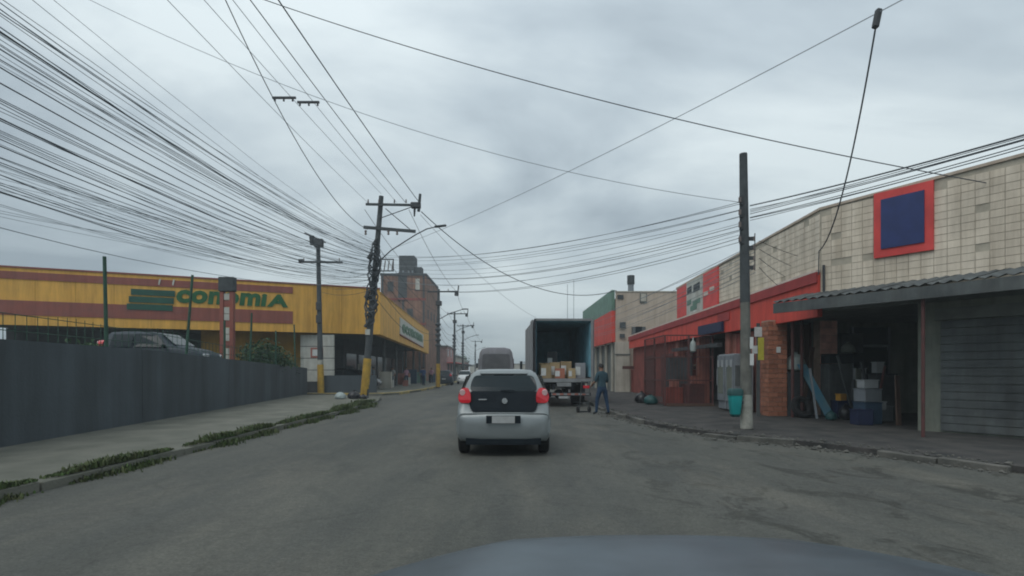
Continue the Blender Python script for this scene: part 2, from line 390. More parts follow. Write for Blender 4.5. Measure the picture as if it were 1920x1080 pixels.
def structure(name, mb, m, **kw):
    o = mb.build(name, m, None, **kw); o['kind'] = 'structure'; return o
def copy_tree(o, parent=None):
    c = o.copy(); col.objects.link(c)
    if parent is not None: c.parent = parent
    for ch in [k for k in o.children]: copy_tree(ch, c)
    return c
def on_line(px, A, B):
    """XY point where the sight line of column px meets the plan line A-B"""
    k = (px - 960) / 1040; dx_, dy_ = B[0] - A[0], B[1] - A[1]
    t = (k * A[1] - A[0]) / (dx_ - k * dy_)
    return Vector((A[0] + dx_ * t, A[1] + dy_ * t))

# ================================================================== GROUND
structure('ground', MB().add([(-500, -120, -.03), (500, -120, -.03), (500, 900, -.03), (-500, 900, -.03)], [(0, 1, 2, 3)]), M['earth'])
structure('road', MB().add([(-34, -40, 0), (14, -40, 0), (14, 60, 0), (5, 130, 0), (-6, 330, 0), (-22, 330, 0), (-12, 130, 0), (-34, 60, 0)], [tuple(range(8))]), M['asphalt'])

# left pavement and its kerb
LK = [(-6.35, -8), (-6.15, 3), (-6.05, 9), (-6.1, 20), (-6.45, 26), (-7.1, 29.5), (-8.6, 31.4), (-12.2, 32.4)]
left_pv = structure('pavement_left', MB().poly(LK + [(-12.4, 33.2), (-14, 33.2), (-10.6, 15), (-9.2, 3), (-8.6, -8)], -.02, .11), M['pavement'])
def kerb_stones(poly, width, h, m, parent, step=0.95, gap=0.02, jit=0.012, side=1, skip=()):
    acc = []; i = 0
    for a_, b_ in zip(poly[:-1], poly[1:]):
        a_, b_ = Vector(a_), Vector(b_); ln = (b_ - a_).length; n = max(1, round(ln / step))
        for k in range(n):
            p = a_.lerp(b_, k / n); q = a_.lerp(b_, (k + 1) / n); d = (q - p).normalized(); nn = Vector((d.y, -d.x)) * side
            i += 1
            if i in skip: continue
            hh = h + random.uniform(-jit, jit); off = random.uniform(-jit, jit)
            mb = MB().wall(p + d * gap / 2 + nn * off, q - d * gap / 2 + nn * off, -.02, hh, 0, width * side, None, hh + random.uniform(-jit, jit) * .7)
            mb.build('kerb_stone', m, parent, bevel=0.012)
kerb_stones(LK[1:], .15, .125, M['pavement'], left_pv, side=1, step=1.0)
# right pavement (worn, flaring towards the near driveway)
RK = [(9.6, 3.5), (8.4, 6.6), (7.5, 8.3), (6.6, 9.9), (5.8, 11.3), (5.0, 12.2), (4.2, 13.7), (3.85, 14.9), (3.6, 17.5), (3.55, 20), (3.7, 30), (3.6, 60), (2.6, 120)]
right_pv = structure('pavement_right', MB().poly([(26, 3.5)][::-1] + RK + [(26, 120)], -.02, .10), M['pave_r'])
kerb_stones(RK[:11], .16, .115, M['kerb'], right_pv, side=-1, step=0.9, jit=0.035, skip=(5, 6, 9, 10, 13, 14, 15, 17, 21))
# supermarket forecourt with a yellow kerb
FK = [(-13.2, 33.9), (-9.4, 33.7), (-7.9, 33.9), (-7.15, 35.2), (-6.75, 40), (-6.6, 48), (-7.2, 75)]
fore = structure('forecourt', MB().poly(FK + [(-30, 75), (-30, 40), (-14, 37)], -.02, .12), M['pavement'])
kerb_stones(FK, .18, .15, M['kerb_y'], fore, side=-1, step=1.2)
far_pv = structure('pavement_far', MB().poly([(-7.3, 76), (-8.0, 130), (-12, 200), (-20, 200), (-16, 130), (-14, 76)], -.02, .12), M['pavement'])
# raised car park behind the grey wall
WA, WB = Vector((-8.2, 1.0)), Vector((-12.4, 33.4))
WA0 = Vector((-10, 15)) + (Vector((-10, 15)) - Vector((-12.4, 33.6))).normalized() * 16
car_park = structure('car_park', MB().poly([(WA0.x - .25, WA0.y), (-10.25, 15), (-12.3, 30.8), (-34, 27), (-34, -1)], -.02, 1.38), M['pavement'])

# ================================================================== BOUNDARY WALL (left)
bw = thing('boundary_wall', 'long dark grey rendered boundary wall beside the left pavement', 'wall', (-10, 15, 0))
DW = (Vector((-12.4, 33.6)) - Vector((-10, 15))).normalized()
def wp(t): p = Vector((-10, 15)) + DW * t; return (p.x, p.y)
segs = [(-16, -8), (-8, 0), (0, 6.2), (6.2, 12.4), (12.4, 18.75)]
def wtop(t): return 2.10 - (t / 18.75) * .42 if t > 0 else 2.10
for a_, b_ in segs:
    MB().wall(wp(a_ + .01), wp(b_ - .01), .0, wtop(a_), -.18, 0, None, wtop(b_)).build('wall_panel', M['wall_grey'], bw, True)
MB().wall(wp(18.74), (-16.5, 34.5), 0, 1.68, -.2, 0).build('wall_return', M['wall_grey'], bw, True)

# mesh fence on the wall
fn = thing('fence', 'dark green metal fence standing on top of the grey wall', 'fence', (-10.1, 15, 2.1))
for t, top, lean in ((-6.4, 4.5, .05), (-1.5, 4.3, -.03), (3.0, 4.62, .12), (6.0, 3.4, 0), (8.9, 4.0, .05), (12.6, 3.5, 0), (16.2, 4.1, -.04)):
    x, y = wp(t); x -= .09
    MB().cyl((x - lean, y, wtop(t) - .5), (x + lean, y, top), .045, .04, 8).build('post', M['green_iron'], fn, True)
bars = MB()
t = -14
while t < 18.4:
    x, y = wp(t); x -= .09
    hgt = .55 + .35 * noise.noise(Vector((t * .3, 0, 3)))
    bars.cyl((x, y, wtop(t) - .05), (x, y, wtop(t) + hgt), .007, .007, 4); t += .30
o = bars.build('bars', M['green_iron'], fn, True); o['kind'] = 'stuff'
for dz in (.18, .5):
    MB().tube([(wp(t)[0] - .09, wp(t)[1], wtop(t) + dz) for t in range(-14, 19)], .009, 5).build('rail', M['green_iron'], fn, True)

# ================================================================== SUPERMARKET
S0, S1 = Vector((-8.8, 37)), Vector((-21, 31.6))
SF = S0 + (S1 - S0) * 1.75          # front face runs on to the left, out of view
S2 = Vector((-10.8, 72))
sm = thing('supermarket', 'yellow supermarket with deep canopy fascia and red bands with green lettering', 'supermarket', (-8.8, 37, 0))
ZB, ZT = 3.94, 6.95
fr = MB().wall(SF, S0, ZB, ZT, 0, -.45).build('front_fascia', M['yellow'], sm, True)
sf = MB().wall(S0, S2, ZB, ZT - .25, .0, -.45, 3.7, 6.6).build('side_fascia', M['yellow'], sm, True)
def sp(px): return on_line(px, S0, S1)
MB().wall(SF, S0, ZT + .003, ZT + .09, .05, -.5).build('coping', M['band_red'], fr, True)
MB().wall(S0, S2, ZT - .247, ZT - .17, .04, -.5, 6.603, 6.68).build('coping', M['yellow_d'], sf, True)
bEnd = sp(549)
MB().wall(SF, bEnd, 6.36, 6.76, .035, .003).build('red_band', M['band_red'], fr, True)
MB().wall(SF, bEnd, 4.46, 5.24, .035, .003).build('red_band', M['band_red'], fr, True)
# lettering: each glyph a raised letter; text runs away from the camera side
def glyph(ch, size, sx, depth, bold=0.045):
    cu = bpy.data.curves.new('t', 'FONT'); cu.body = ch; cu.size = size; cu.extrude = depth / 2; cu.offset = bold; cu.resolution_u = 3
    ob = bpy.data.objects.new('t', cu); col.objects.link(ob)
    dg = bpy.context.evaluated_depsgraph_get(); dg.update()
    me = bpy.data.meshes.new_from_object(ob.evaluated_get(dg))
    bpy.data.objects.remove(ob); bpy.data.curves.remove(cu)
    mb = MB(); mb.add([(v.co.x * sx, v.co.z, v.co.y) for v in me.vertices], [tuple(p.vertices) for p in me.polygons])
    xs = [p.x for p in mb.v]; zs = [p.z for p in mb.v]
    bpy.data.meshes.remove(me)
    return mb, min(xs), max(xs), min(zs), max(zs)
def letter_row(text, A, B, z0, xh, parent, m, shear=0.12, off=.03, gap=.035):
    """fit text between plan points A (left) and B (right) on a wall facing the viewer"""
    A, B = Vector(A), Vector(B); d = (B - A).normalized(); nrm = Vector((d.y, -d.x))
    items = [glyph(c, 1, 1, .04) for c in text]
    tot = sum(i[2] - i[1] for i in items) + gap * (len(items) - 1); s = (B - A).length / tot
    x = 0
    for (mb, x0, x1, zz0, zz1), c in zip(items, text):
        out_ = MB()
        for p in mb.v:
            hz = (p.z - zz0) / max(.01, (zz1 - zz0)); hh = xh * (1.0 if c != 'i' else 1.0)
            u = (x + p.x - x0) * s + shear * hz * hh; q = A + d * u + nrm * (off + p.y)
            out_.v.append(Vector((q.x, q.y, z0 + hz * hh)))
        out_.f = mb.f; out_.mi = [0] * len(mb.f)
        out_.build('letter', m, parent, True)
        x += (x1 - x0) + gap
letter_row('conomiA', sp(329), sp(540), 5.47, .78, fr, M['letter'])
ea, eb = sp(238), sp(326)
d_ = (eb - ea).normalized()
for k, zc in enumerate((5.98, 5.56, 5.14)):
    p0 = ea + d_ * (.10 * (2 - k)); p1 = eb + d_ * (.06 * (1 - k))
    MB().wall(p0, p1, zc - .168, zc + .168, .07, .005).build('letter_bar', M['letter_e'], fr, True)
# white scrawl on the top band
for px_, dz in ((300, 0), (326, .02)):
    p = sp(px_); MB().cbox((p.x, p.y - .05, 6.62 + dz), (.09, .03, .34), 0, 0, .25).build('painted_mark', M['sign_white'], fr, True)
for k in range(12):      # sheet joints of the fascia cladding
    p = S0.lerp(SF, .03 + k * .075); q = p + (SF - S0).normalized() * .03
    for za_, zb_2 in ((3.96, 4.45), (5.25, 6.35)) if k > 3 else ((3.96, 6.93),): MB().wall(q, p, za_, zb_2, .004, .001).build('sheet_joint', M['yellow_d'], fr, True)
for k in range(12):
    p = S0.lerp(S2, .04 + k * .08); q = p + (S2 - S0).normalized() * .035
    zt_ = 6.68 - .1 * (.04 + k * .08); MB().wall(p, q, 3.93 - .24 * (.04 + k * .08), zt_, .004, .001).build('sheet_joint', M['yellow_d'], sf, True)
# sign on the street side
def side_pt(px): return on_line(px, S0, S2)
qa, qb = side_pt(749), side_pt(793)
MB().wall(qa, qb, 4.55, 5.95, .06, .005, 4.25, 5.7).build('side_sign', M['sign_white'], sf, True)
MB().wall(qa, qb, 4.46, 4.55, .10, .005, 4.16, 4.25).build('sign_frame', M['band_red'], sf, True)
letter_row('economia', qa.lerp(qb, .06), qb.lerp(qa, .06), 4.75, .8, sf, M['letter'], 0.1, .08)
# canopy underside, shop wall, columns, roof
MB().poly([(SF.x, SF.y + .45), (S0.x - .45, S0.y + .25), (S2.x - .45, S2.y), (S2.x - 9, S2.y), (SF.x, SF.y + 10)], ZB + .12, ZB + .2).build('soffit', M['soffit'], sm, True)
MB().poly([(SF.x, SF.y + .46), (S0.x - .46, S0.y + .26), (S2.x - .46, S2.y), (S2.x - 25, S2.y), (SF.x, SF.y + 30)], 6.45, 6.55).build('roof', M['roofing'], sm, True)
MB().wall((SF.x, SF.y + 5.5), (-13.2, 43.5), .1, ZB + .11, 0, -.2).build('shop_wall', M['shop_dark'], sm, True)
MB().wall((-13.2, 43.5), (-14.2, 72), .1, ZB + .11, 0, -.2).build('shop_wall', M['shop_dark'], sm, True)
for k in range(6):
    c = S0.lerp(S2, .03 + k * .19) + Vector((-1.2, .5))
    MB().cyl((c.x, c.y, .1), (c.x, c.y, ZB + .1), .12, .12, 10).build('column', M['corr'], sm, True)
for k in range(7):      # glazed shop front bays
    a_ = Vector((-13.17, 43.8)).lerp(Vector((-14.15, 71.5)), k / 7 + .01); b_ = Vector((-13.17, 43.8)).lerp(Vector((-14.15, 71.5)), (k + 1) / 7 - .02)
    MB().wall(a_, b_, .3, 2.9, .05, .005).build('shop_window', M['glass'], sm, True)
# ochre wall bay under the canopy, seen over the car park
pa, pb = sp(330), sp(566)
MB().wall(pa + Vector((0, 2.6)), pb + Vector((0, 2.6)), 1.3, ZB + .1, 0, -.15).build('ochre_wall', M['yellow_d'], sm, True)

# white panelled gate wall
gp = thing('panel_wall', 'white panelled slab wall with dark joints under the yellow canopy', 'wall', (-12.5, 35.6, 0.1))
for k in range(4):
    MB().box(-1.08, 1.06, 0, .16, .72 + k * .76, .72 + k * .76 + .72).build('panel', M['sign_white'], gp)
MB().box(-1.06, 1.04, .03, .14, .0, 3.7).build('core', M['shop_dark'], gp)
MB().box(-.42, .38, -.03, -.003, 2.25, 2.9).build('notice_frame', M['salmon'], gp)
MB().box(-.30, .26, -.045, -.033, 2.37, 2.78).build('notice', M['paper'], gp)
single('low_wall', MB().wall((-12.0, 35.0), (-8.6, 35.3), .12, 1.22, 0, .2), M['wall_grey'], 'low dark wall behind the yellow kerb by the supermarket', 'wall')

# pylon sign in the car park
py_ = thing('pylon_sign', 'tall narrow red pylon sign with pale strip and dark box top', 'sign', (-12.3, 24, 1.38))
MB().box(-.30, -.14, -.1, .1, 0, 3.55).build('post', M['band_red'], py_)
MB().box(.12, .28, -.1, .1, 0, 3.55).build('post', M['band_red'], py_)
for k in range(11):
    MB().box(-.137, .117, -.06, .06, .25 + k * .295, .25 + k * .295 + .27).build('panel', M['sign_white'] if k % 3 else M['band_red'], py_)
MB().box(-.34, .32, -.16, .16, 3.56, 4.18).build('head_box', M['pole_dark'], py_, bevel=.02)

# ================================================================== CARS
def profile(y, zb, zbelt, zroof, wS, wB, wR):
    mid = (zb + zbelt) / 2
    h = [(wS * .55, zb), (wS * .93, zb + .02), (wS, zb + .10), (wS + .012, mid), ((wS + wB) / 2 + .008, zbelt - .05), (wB, zbelt),
         ((wB * .45 + wR * .55), zbelt + (zroof - zbelt) * .55), (wR, zroof - min(.07, (zroof - zbelt) * .3)), (wR - .10, zroof - .012), (wR * .45, zroof)]
    return [Vector((x, y, z)) for x, z in h] + [Vector((-x, y, z)) for x, z in reversed(h)]
ST = [(0.0, .36, .64, .68, .66, .66, .58), (.03, .30, .70, .74, .76, .75, .68), (.08, .27, .78, .80, .80, .79, .70), (.11, .26, .86, .93, .81, .79, .68), (.17, .25, .90, 1.15, .82, .80, .67),
      (.27, .25, .92, 1.32, .825, .805, .64), (.37, .25, .94, 1.45, .83, .81, .62), (.47, .25, .95, 1.515, .83, .81, .60), (.9, .22, .95, 1.55, .83, .81, .60), (1.7, .22, .94, 1.54, .83, .81, .59),
      (2.15, .22, .93, 1.46, .83, .81, .58), (2.75, .22, .92, 1.03, .83, .80, .64), (3.3, .24, .86, .93, .81, .77, .62), (3.62, .26, .74, .81, .76, .70, .56), (3.78, .32, .58, .63, .62, .58, .46)]
def wheel(parent, x, y, r=.29, wd=.19, name='wheel'):
    s = 1 if x > 0 else -1
    prof = [(r * .62, -wd / 2), (r * .9, -wd / 2), (r, -wd * .36), (r, wd * .36), (r * .9, wd / 2), (r * .62, wd / 2)]
    mb = MB(); vs = []; n = 20
    for rr, k in prof:
        for i in range(n):
            t = 2 * math.pi * i / n; vs.append((x + k, y + rr * math.cos(t), r + rr * math.sin(t)))
    fs = []
    for j in range(len(prof)):
        for i in range(n): fs.append((j * n + i, j * n + (i + 1) % n, ((j + 1) % len(prof)) * n + (i + 1) % n, ((j + 1) % len(prof)) * n + i))
    mb.add(vs, fs); wh = mb.build(name, M['rubber'], parent, smooth=True)
    MB().cyl((x - wd * .3, y, r), (x + s * wd * .42, y, r), r * .63, r * .6, 14).build('rim', M['rim'], wh)
    return wh
def rounded(pts, r=.05, k=3):
    """round the corners of a flat outline"""
    o = []; n = len(pts); P = [Vector(p) for p in pts]
    for i in range(n):
        a_, b_, c_ = P[i - 1], P[i], P[(i + 1) % n]
        u = (a_ - b_); v = (c_ - b_); rr = min(r, u.length * .45, v.length * .45)
        u = b_ + u.normalized() * rr; v = b_ + v.normalized() * rr
        for j in range(k + 1):
            t = j / k; o.append(u.lerp(b_, t).lerp(b_.lerp(v, t), t))
    return o
def rear_y(z):
    zs = [(.80, .08), (.93, .11), (1.15, .17), (1.32, .27), (1.45, .37), (1.515, .47)]
    if z <= .8: return .08
    for (z0, y0), (z1, y1) in zip(zs[:-1], zs[1:]):
        if z <= z1: return y0 + (y1 - y0) * (z - z0) / (z1 - z0)
    return .47
def make_car(label, paint, loc, rz, group=None, tail_dark=False, name='car', scale=1.0):
    t = thing(name, label, 'car', loc, rz, group, scale)
    mb = MB(); mb.loft([profile(*s) for s in ST])
    body = mb.build('body', paint, t, smooth=True)
    def rp(x, z, o=.012): return (x, rear_y(z) - o - .0, z)
    def patch(name, outline, m, thick=.012, off=.008, parent=t):
        # outline in (x, z) on the tailgate, split in rows so it follows the slope
        mb = MB(); pts = rounded([(x, 0, z) for x, z in outline], .07)
        mb.plate([(p.x, rear_y(p.z) - off, p.z) for p in pts], (0, -thick, 0)); return mb.build(name, m, parent)
    gate = M['blackplastic'] if tail_dark else paint
    lower = patch('tailgate', [(-.56, .795), (.56, .795), (.61, .93), (.61, 1.152), (-.61, 1.152), (-.61, .93)], gate, .02)
    patch('rear_window', [(-.60, 1.155), (.60, 1.155), (.585, 1.30), (.53, 1.435), (-.53, 1.435), (-.585, 1.30)], M['glass'], .012)
    MB().cbox((0, .385, 1.485), (.86, .10, .03), 0, .5).build('spoiler', paint, t, bevel=.008)
    MB().cbox((0, .36, 1.445), (.36, .03, .03), 0, .5).build('brake_light', M['blackplastic'], t)
    emb = MB().cyl((.02, .115, .985), (.02, .07, .985), .055, .05, 16).build('emblem', M['chrome'], lower)
    MB().box(-.44, -.30, .075, .082, 1.0, 1.022).build('badge', M['chrome'], lower)
    MB().cyl((-.05, .12, 1.165), (.20, .09, 1.175), .012, .006, 6).build('rear_wiper', M['blackplastic'], t)
    for s in (-1, 1):
        mb = MB(); ol = rounded([(s * .575, 0, .95), (s * .78, 0, .945), (s * .815, 0, 1.05), (s * .765, 0, 1.20), (s * .635, 0, 1.225), (s * .575, 0, 1.10)], .05)
        fr_ = [Vector((p.x, .065 + (abs(p.x) - .6) * .35 + max(0, p.z - 1.08) * .4, p.z)) for p in ol]
        mb.plate(fr_, (0, .16, 0)); tl = mb.build('tail_light', M['tail_red'], t)
        MB().cyl((s * .73, .14, 1.135), (s * .73, .112, 1.13), .055, .05, 12).build('clear_lens', M['tail_clear'], tl)
        mb = MB(); mb.plate([(s * .845, .55, .98), (s * .845, 1.30, .98), (s * .70, 1.30, 1.43), (s * .70, .62, 1.42)], (s * .006, 0, 0)); mb.build('side_window', M['glass'], t)
        mb = MB(); mb.plate([(s * .845, 1.36, .98), (s * .845, 2.50, .97), (s * .68, 2.08, 1.42), (s * .70, 1.36, 1.44)], (s * .006, 0, 0)); mb.build('side_window', M['glass'], t)
        MB().cbox((s * .93, 2.42, 1.0), (.16, .09, .12)).build('wing_mirror', M['blackplastic'], t, bevel=.02)
        MB().cbox((s * .58, 3.70, .68), (.26, .10, .12), -s * .35).build('headlight', M['chrome'], t, bevel=.02)
        for wy in (.62, 3.08): wheel(t, s * .735, wy)
    mb = MB(); mb.plate([(-.70, 2.70, 1.06), (.70, 2.70, 1.06), (.56, 2.17, 1.465), (-.56, 2.17, 1.465)], (0, .012, .012)); mb.build('windscreen', M['glass'], t)
    bump = MB(); bump.plate(rounded([(-.83, 0, .42), (-.62, 0, .37), (.62, 0, .37), (.83, 0, .42), (.835, 0, .70), (.76, 0, .77), (-.76, 0, .77), (-.835, 0, .70)], .05), (0, .1, 0))
    for p in bump.v: p.y += -.035 + .10 * (abs(p.x) / .83) ** 3
    bp = bump.build('bumper', paint, t, bevel=.012)
    MB().box(-.30, .30, -.052, -.037, .60, .735).build('plate_recess', M['blackplastic'], bp)
    MB().box(-.20, .20, -.062, -.054, .605, .728).build('number_plate', M['plate'], bp)
    MB().box(-.66, .66, .02, .2, .22, .365).build('valance', M['blackplastic'], t)
    return t
make_car('silver hatchback with dark tailgate driving ahead in the lane', M['silver'], (-.15, 9.72, 0.0), 0, tail_dark=True)
make_car('dark blue car parked in the raised car park behind the grey wall', M['navy_paint'], (-14.7, 20.2, 1.38), R(-86))
make_car('black car parked under the supermarket canopy behind the low wall', M['black_paint'], (-13.4, 40.4, .12), R(-90))
make_car('small white car in the distance under the far poles on the left', M['white_paint'], (-5.6, 66, 0.0), R(184))
make_car('dark blue car parked at the left kerb past the supermarket', M['navy_paint'], (-7.0, 57, 0.0), R(3))
make_car('far black car on the road just left of the minibus', M['black_paint'], (-4.6, 80, 0.0), R(4))

# own car bonnet in front of the camera
oc = thing('car', 'blue grey bonnet of the car the picture is taken from', 'car', (.55, 0.9, 0))
rings = []
for y, zc, hw, drop in ((.62, 1.02, 1.16, .10), (1.0, 1.015, 1.16, .08), (1.4, 1.0, 1.15, .06), (1.75, .955, 1.10, .06), (1.98, .922, 1.06, .04), (2.10, .898, 1.02, .04), (2.16, .86, .96, .05)):
    pts = []
    for i in range(25):
        u = -1 + i / 12; ridge = .006 * math.exp(-((abs(u) - .52) / .09) ** 2)
        pts.append(Vector((.52 + u * hw, y - .42 * abs(u) ** 3.0 * (y / 2.16), zc + ridge - drop * abs(u) ** 2.6)))
    lower = [Vector((.52 + u * hw * 1.0, y - .44 * (y / 2.16), zc - drop - .45)) for u in (1, .5, 0, -.5, -1)]
    rings.append(pts + lower)
mb = MB(); mb.loft(rings); bon = mb.build('bonnet', M['own_paint'], oc, True, smooth=True)
MB().wall((-.0, 1.7), (1.2, 1.7), .30, .41, .0, -.2).build('front_bumper', M['blackplastic'], oc, True, bevel=.03)
for s in (-1, 1): 
    MB().cyl((.55 + s * .74, 1.45, .3), (.55 + s * .56, 1.45, .3), .3, .3, 18).build('front_wheel', M['rubber'], oc, True)

# ================================================================== BOX TRUCK
tk = thing('box_truck', 'grey box truck with open dark rear parked at the right kerb', 'truck', (2.15, 23.2, 0), R(1.9))
hw, z0, z1, ln = 1.22, 1.20, 3.68, 6.6
bx_ = MB().box(-hw, -hw + .05, .06, ln, z0, z1).build('side_wall', M['box_alu'], tk)
MB().box(hw - .05, hw, .06, ln, z0, z1).build('side_wall', M['box_alu'], tk)
for s in (-1, 1):
    MB().box(s * (hw - .075) - .02, s * (hw - .075) + .02, .1, ln - .05, z0 + .05, z1 - .06).build('inner_lining', M['box_in'], tk)
    for k in range(5):
        MB().box(s * (hw + .012) - .01, s * (hw + .012) + .01, .5 + k * 1.3, .54 + k * 1.3, z0, z1 - .02).build('rib', M['box_edge'], bx_)
MB().box(-hw + .052, hw - .052, .06, ln, z1 - .05, z1).build('roof', M['box_alu'], tk)
MB().box(-hw + .052, hw - .052, ln - .06, ln, z0, z1 - .052).build('bulkhead', M['box_in'], tk)
MB().box(-hw + .1, hw - .1, .1, ln - .07, z1 - .10, z1 - .052).build('ceiling_lining', M['box_in'], tk)
MB().box(-hw, hw, .0, ln, z0 - .10, z0 - .002).build('floor', M['wood'], tk)
MB().box(-hw - .01, -hw + .07, -.03, .057, z0 - .12, z1 + .01).build('door_post', M['chassis'], tk)
MB().box(hw - .06, hw + .02, -.03, .057, z0 - .12, z1 + .01).build('door_post', M['box_edge'], tk)
MB().box(-hw + .072, hw - .062, -.03, .057, z1 - .07, z1 + .02).build('door_header', M['box_edge'], tk)
MB().box(-hw + .072, hw - .062, -.04, .0, z0 - .16, z0 - .01).build('sill', M['box_edge'], tk)
for s, nm in ((-1, 0), (1, 1)):      # doors folded back along the sides
    d = MB().box(s * (hw + .07) - .02, s * (hw + .07) + .02, .1, 1.25, z0, z1 - .02).build('rear_door', M['box_alu'], tk)
    MB().cyl((s * (hw + .1), .35, z0 + .1), (s * (hw + .1), .35, z1 - .1), .015, .015, 6).build('lock_bar', M['box_edge'], d)
ch = MB().box(-.45, -.33, .1, 8.0, .72, 1.08).build('chassis_rail', M['chassis'], tk)
MB().box(.33, .45, .1, 8.0, .72, 1.08).build('chassis_rail', M['chassis'], tk)
for yy in (.3, 1.4, 2.6, 4.0, 5.4): MB().box(-1.1, 1.1, yy, yy + .1, .98, 1.09).build('cross_member', M['chassis'], tk)
bmp = MB().box(-1.15, 1.15, -.02, .10, .46, .60).build('rear_bumper', M['chassis'], tk)
for k in range(14):
    MB().box(-1.08 + k * .155, -1.08 + k * .155 + .15, -.03, -.022, .50, .575).build('reflector', M['box_edge'] if k % 2 else M['salmon'], bmp)
for s in (-1, 1):
    MB().box(s * .85 - .06, s * .85 + .06, .0, .1, .60, 1.08).build('bumper_bracket', M['chassis'], tk)
    tl = MB().box(s * .98 - .15, s * .98 + .15, -.035, .05, .78, .90).build('tail_light', M['tail_red'], tk, bevel=.01)
    MB().box(s * .72 - .26, s * .72 + .26, 1.0, 1.03, .12, .9).build('mud_flap', M['rubber'], tk)
    for dx_ in (0, -.27): wheel(tk, s * (.98 + dx_), 1.75, .48, .25)
    wheel(tk, s * 1.0, 7.3, .48, .26)
MB().box(-.28, .32, -.05, -.042, .86, 1.02).build('flap', M['box_edge'], tk)
MB().cyl((.0, 1.75, .48), (.0, 1.5, .52), .22, .16, 12).build('axle', M['chassis'], tk)
MB().box(-1.0, 1.0, 1.7, 1.8, .42, .54).build('axle_beam', M['chassis'], tk)
MB().box(-.2, .2, -.03, -.022, .36, .455).build('number_plate', M['plate'], tk)
cab = MB(); cab.plate(rounded([(-1.12, 6.75, .55), (-1.12, 6.75, 2.55), (-1.12, 7.9, 2.6), (-1.12, 8.45, 1.7), (-1.12, 8.5, .55)], .1), (2.24, 0, 0))
cb = cab.build('cab', M['white_paint'], tk)
for s in (-1, 1):
    mb = MB(); mb.plate([(s * 1.125, 7.0, 1.6), (s * 1.125, 8.15, 1.6), (s * 1.125, 7.8, 2.35), (s * 1.125, 7.0, 2.35)], (s * .01, 0, 0)); mb.build('side_window', M['glass'], cb)
    MB().box(s * 1.36 - .07, s * 1.36 + .07, 8.2, 8.26, 1.6, 2.05).build('wing_mirror', M['blackplastic'], cb)
    MB().cyl((s * 1.1, 8.2, 2.0), (s * 1.36, 8.23, 2.0), .015, .015, 6).build('mirror_arm', M['blackplastic'], cb)
mb = MB(); mb.plate([(-1.0, 8.42, 1.78), (1.0, 8.42, 1.78), (.95, 7.96, 2.5), (-.95, 7.96, 2.5)], (0, .03, .02)); mb.build('windscreen', M['glass'], cb)
# cargo: every carton is a thing of its own
TW = WM[tk.name]
cart = [(-.72, .42, .44, .40, 0.57, 'card', 'large plain carton at the left of the truck floor'), (-.72, .95, .46, .40, 0.65, 'card', 'carton behind the left carton in the truck'),
        (-.10, .40, .40, .36, 0.42, 'card_r', 'low reddish printed carton at the middle of the truck sill'), (-.28, .85, .42, .36, 0.68, 'card', 'pale carton right behind the reddish carton in the truck'),
        (.20, .86, .46, .40, 0.72, 'card', 'pale carton behind the dark gap at the middle of the truck'), (.38, .40, .30, .34, 0.42, 'card', 'small carton at the sill right of the reddish one in the truck'),
        (.80, .7, .42, .5, 0.65, 'box_alu', 'grey crate at the right of the truck floor'), (-.30, 1.7, .45, .4, 1.18, 'shop_dark', 'dark crate deep inside the truck')]
for x, y, sx, sy, sz, m, lb in cart:
    p = TW @ Vector((x, y, z0)); o = thing('carton', lb, 'box', p, R(1.9) + random.uniform(-.12, .12), 'cartons on the truck floor')
    MB().box(-sx / 2, sx / 2, -sy / 2, sy / 2, 0, sz).build('case', M[m], o)
    MB().box(-sx / 2 + .01, sx / 2 - .01, -.03, .03, sz + .001, sz + .004).build('tape', M['paper'], o)
    MB().box(-sx / 2 - .001, -.01, -sy / 2 - .006, sy / 2 * 0 - .001 - sy / 2 + .002, sz * .2, sz * .75).build('label_print', M['paper'], o)

# ================================================================== MINIBUS
mbz = thing('minibus', 'grey minibus with wide rear window driving ahead of the silver car', 'bus', (-.95, 33.2, 0), R(2.2))
def busring(y, k=1.0, dz=0):
    w_ = 1.06 * k; pts = [(w_ * .9, .45), (w_, .6), (w_ * 1.02, 1.5), (w_ * .98, 2.2), (w_ * .93, 2.6 + dz), (w_ * .80, 2.84 + dz), (w_ * .5, 2.92 + dz)]
    return [Vector((x, y, z)) for x, z in pts] + [Vector((-x, y, z)) for x, z in reversed(pts)]
mb = MB(); mb.loft([busring(0, .93, -.12), busring(.06, .97, -.03), busring(.25, 1), busring(6.2, 1), busring(6.7, .97, -.1), busring(7.0, .9, -.5)]); bb = mb.build('body', M['bus_grey'], mbz, smooth=True)
rw = MB().plate(rounded([(-.86, -.008, 1.55), (.86, -.008, 1.55), (.80, -.008, 2.52), (-.80, -.008, 2.52)], .12), (0, -.015, 0)).build('rear_window', M['bus_glass'], mbz)
MB().box(-.9, .9, -.02, -.004, 1.36, 1.42).build('trim', M['blackplastic'], mbz)
MB().box(-.95, .95, -.06, .1, .45, .72).build('rear_bumper', M['blackplastic'], mbz, bevel=.03)
MB().box(-.25, .25, -.075, -.062, .52, .66).build('number_plate', M['plate'], mbz)
for s in (-1, 1):
    MB().box(s * .86 - .07, s * .86 + .07, -.03, .03, .85, 1.25).build('tail_light', M['tail_red'], mbz, bevel=.01)
    for k in range(4): MB().box(s * 1.075 - .01, s * 1.075 + .01, .5 + k * 1.35, 1.7 + k * 1.35, 1.55, 2.25).build('side_window', M['glass'], mbz)
    for yy in (1.3, 5.6): wheel(mbz, s * .93, yy, .38, .24)
    MB().box(s * 1.30 - .06, s * 1.30 + .06, 6.3, 6.36, 1.7, 2.05).build('wing_mirror', M['blackplastic'], mbz)
    MB().cyl((s * .95, 6.4, 2.0), (s * 1.30, 6.34, 1.98), .02, .02, 6).build('mirror_arm', M['blackplastic'], mbz)

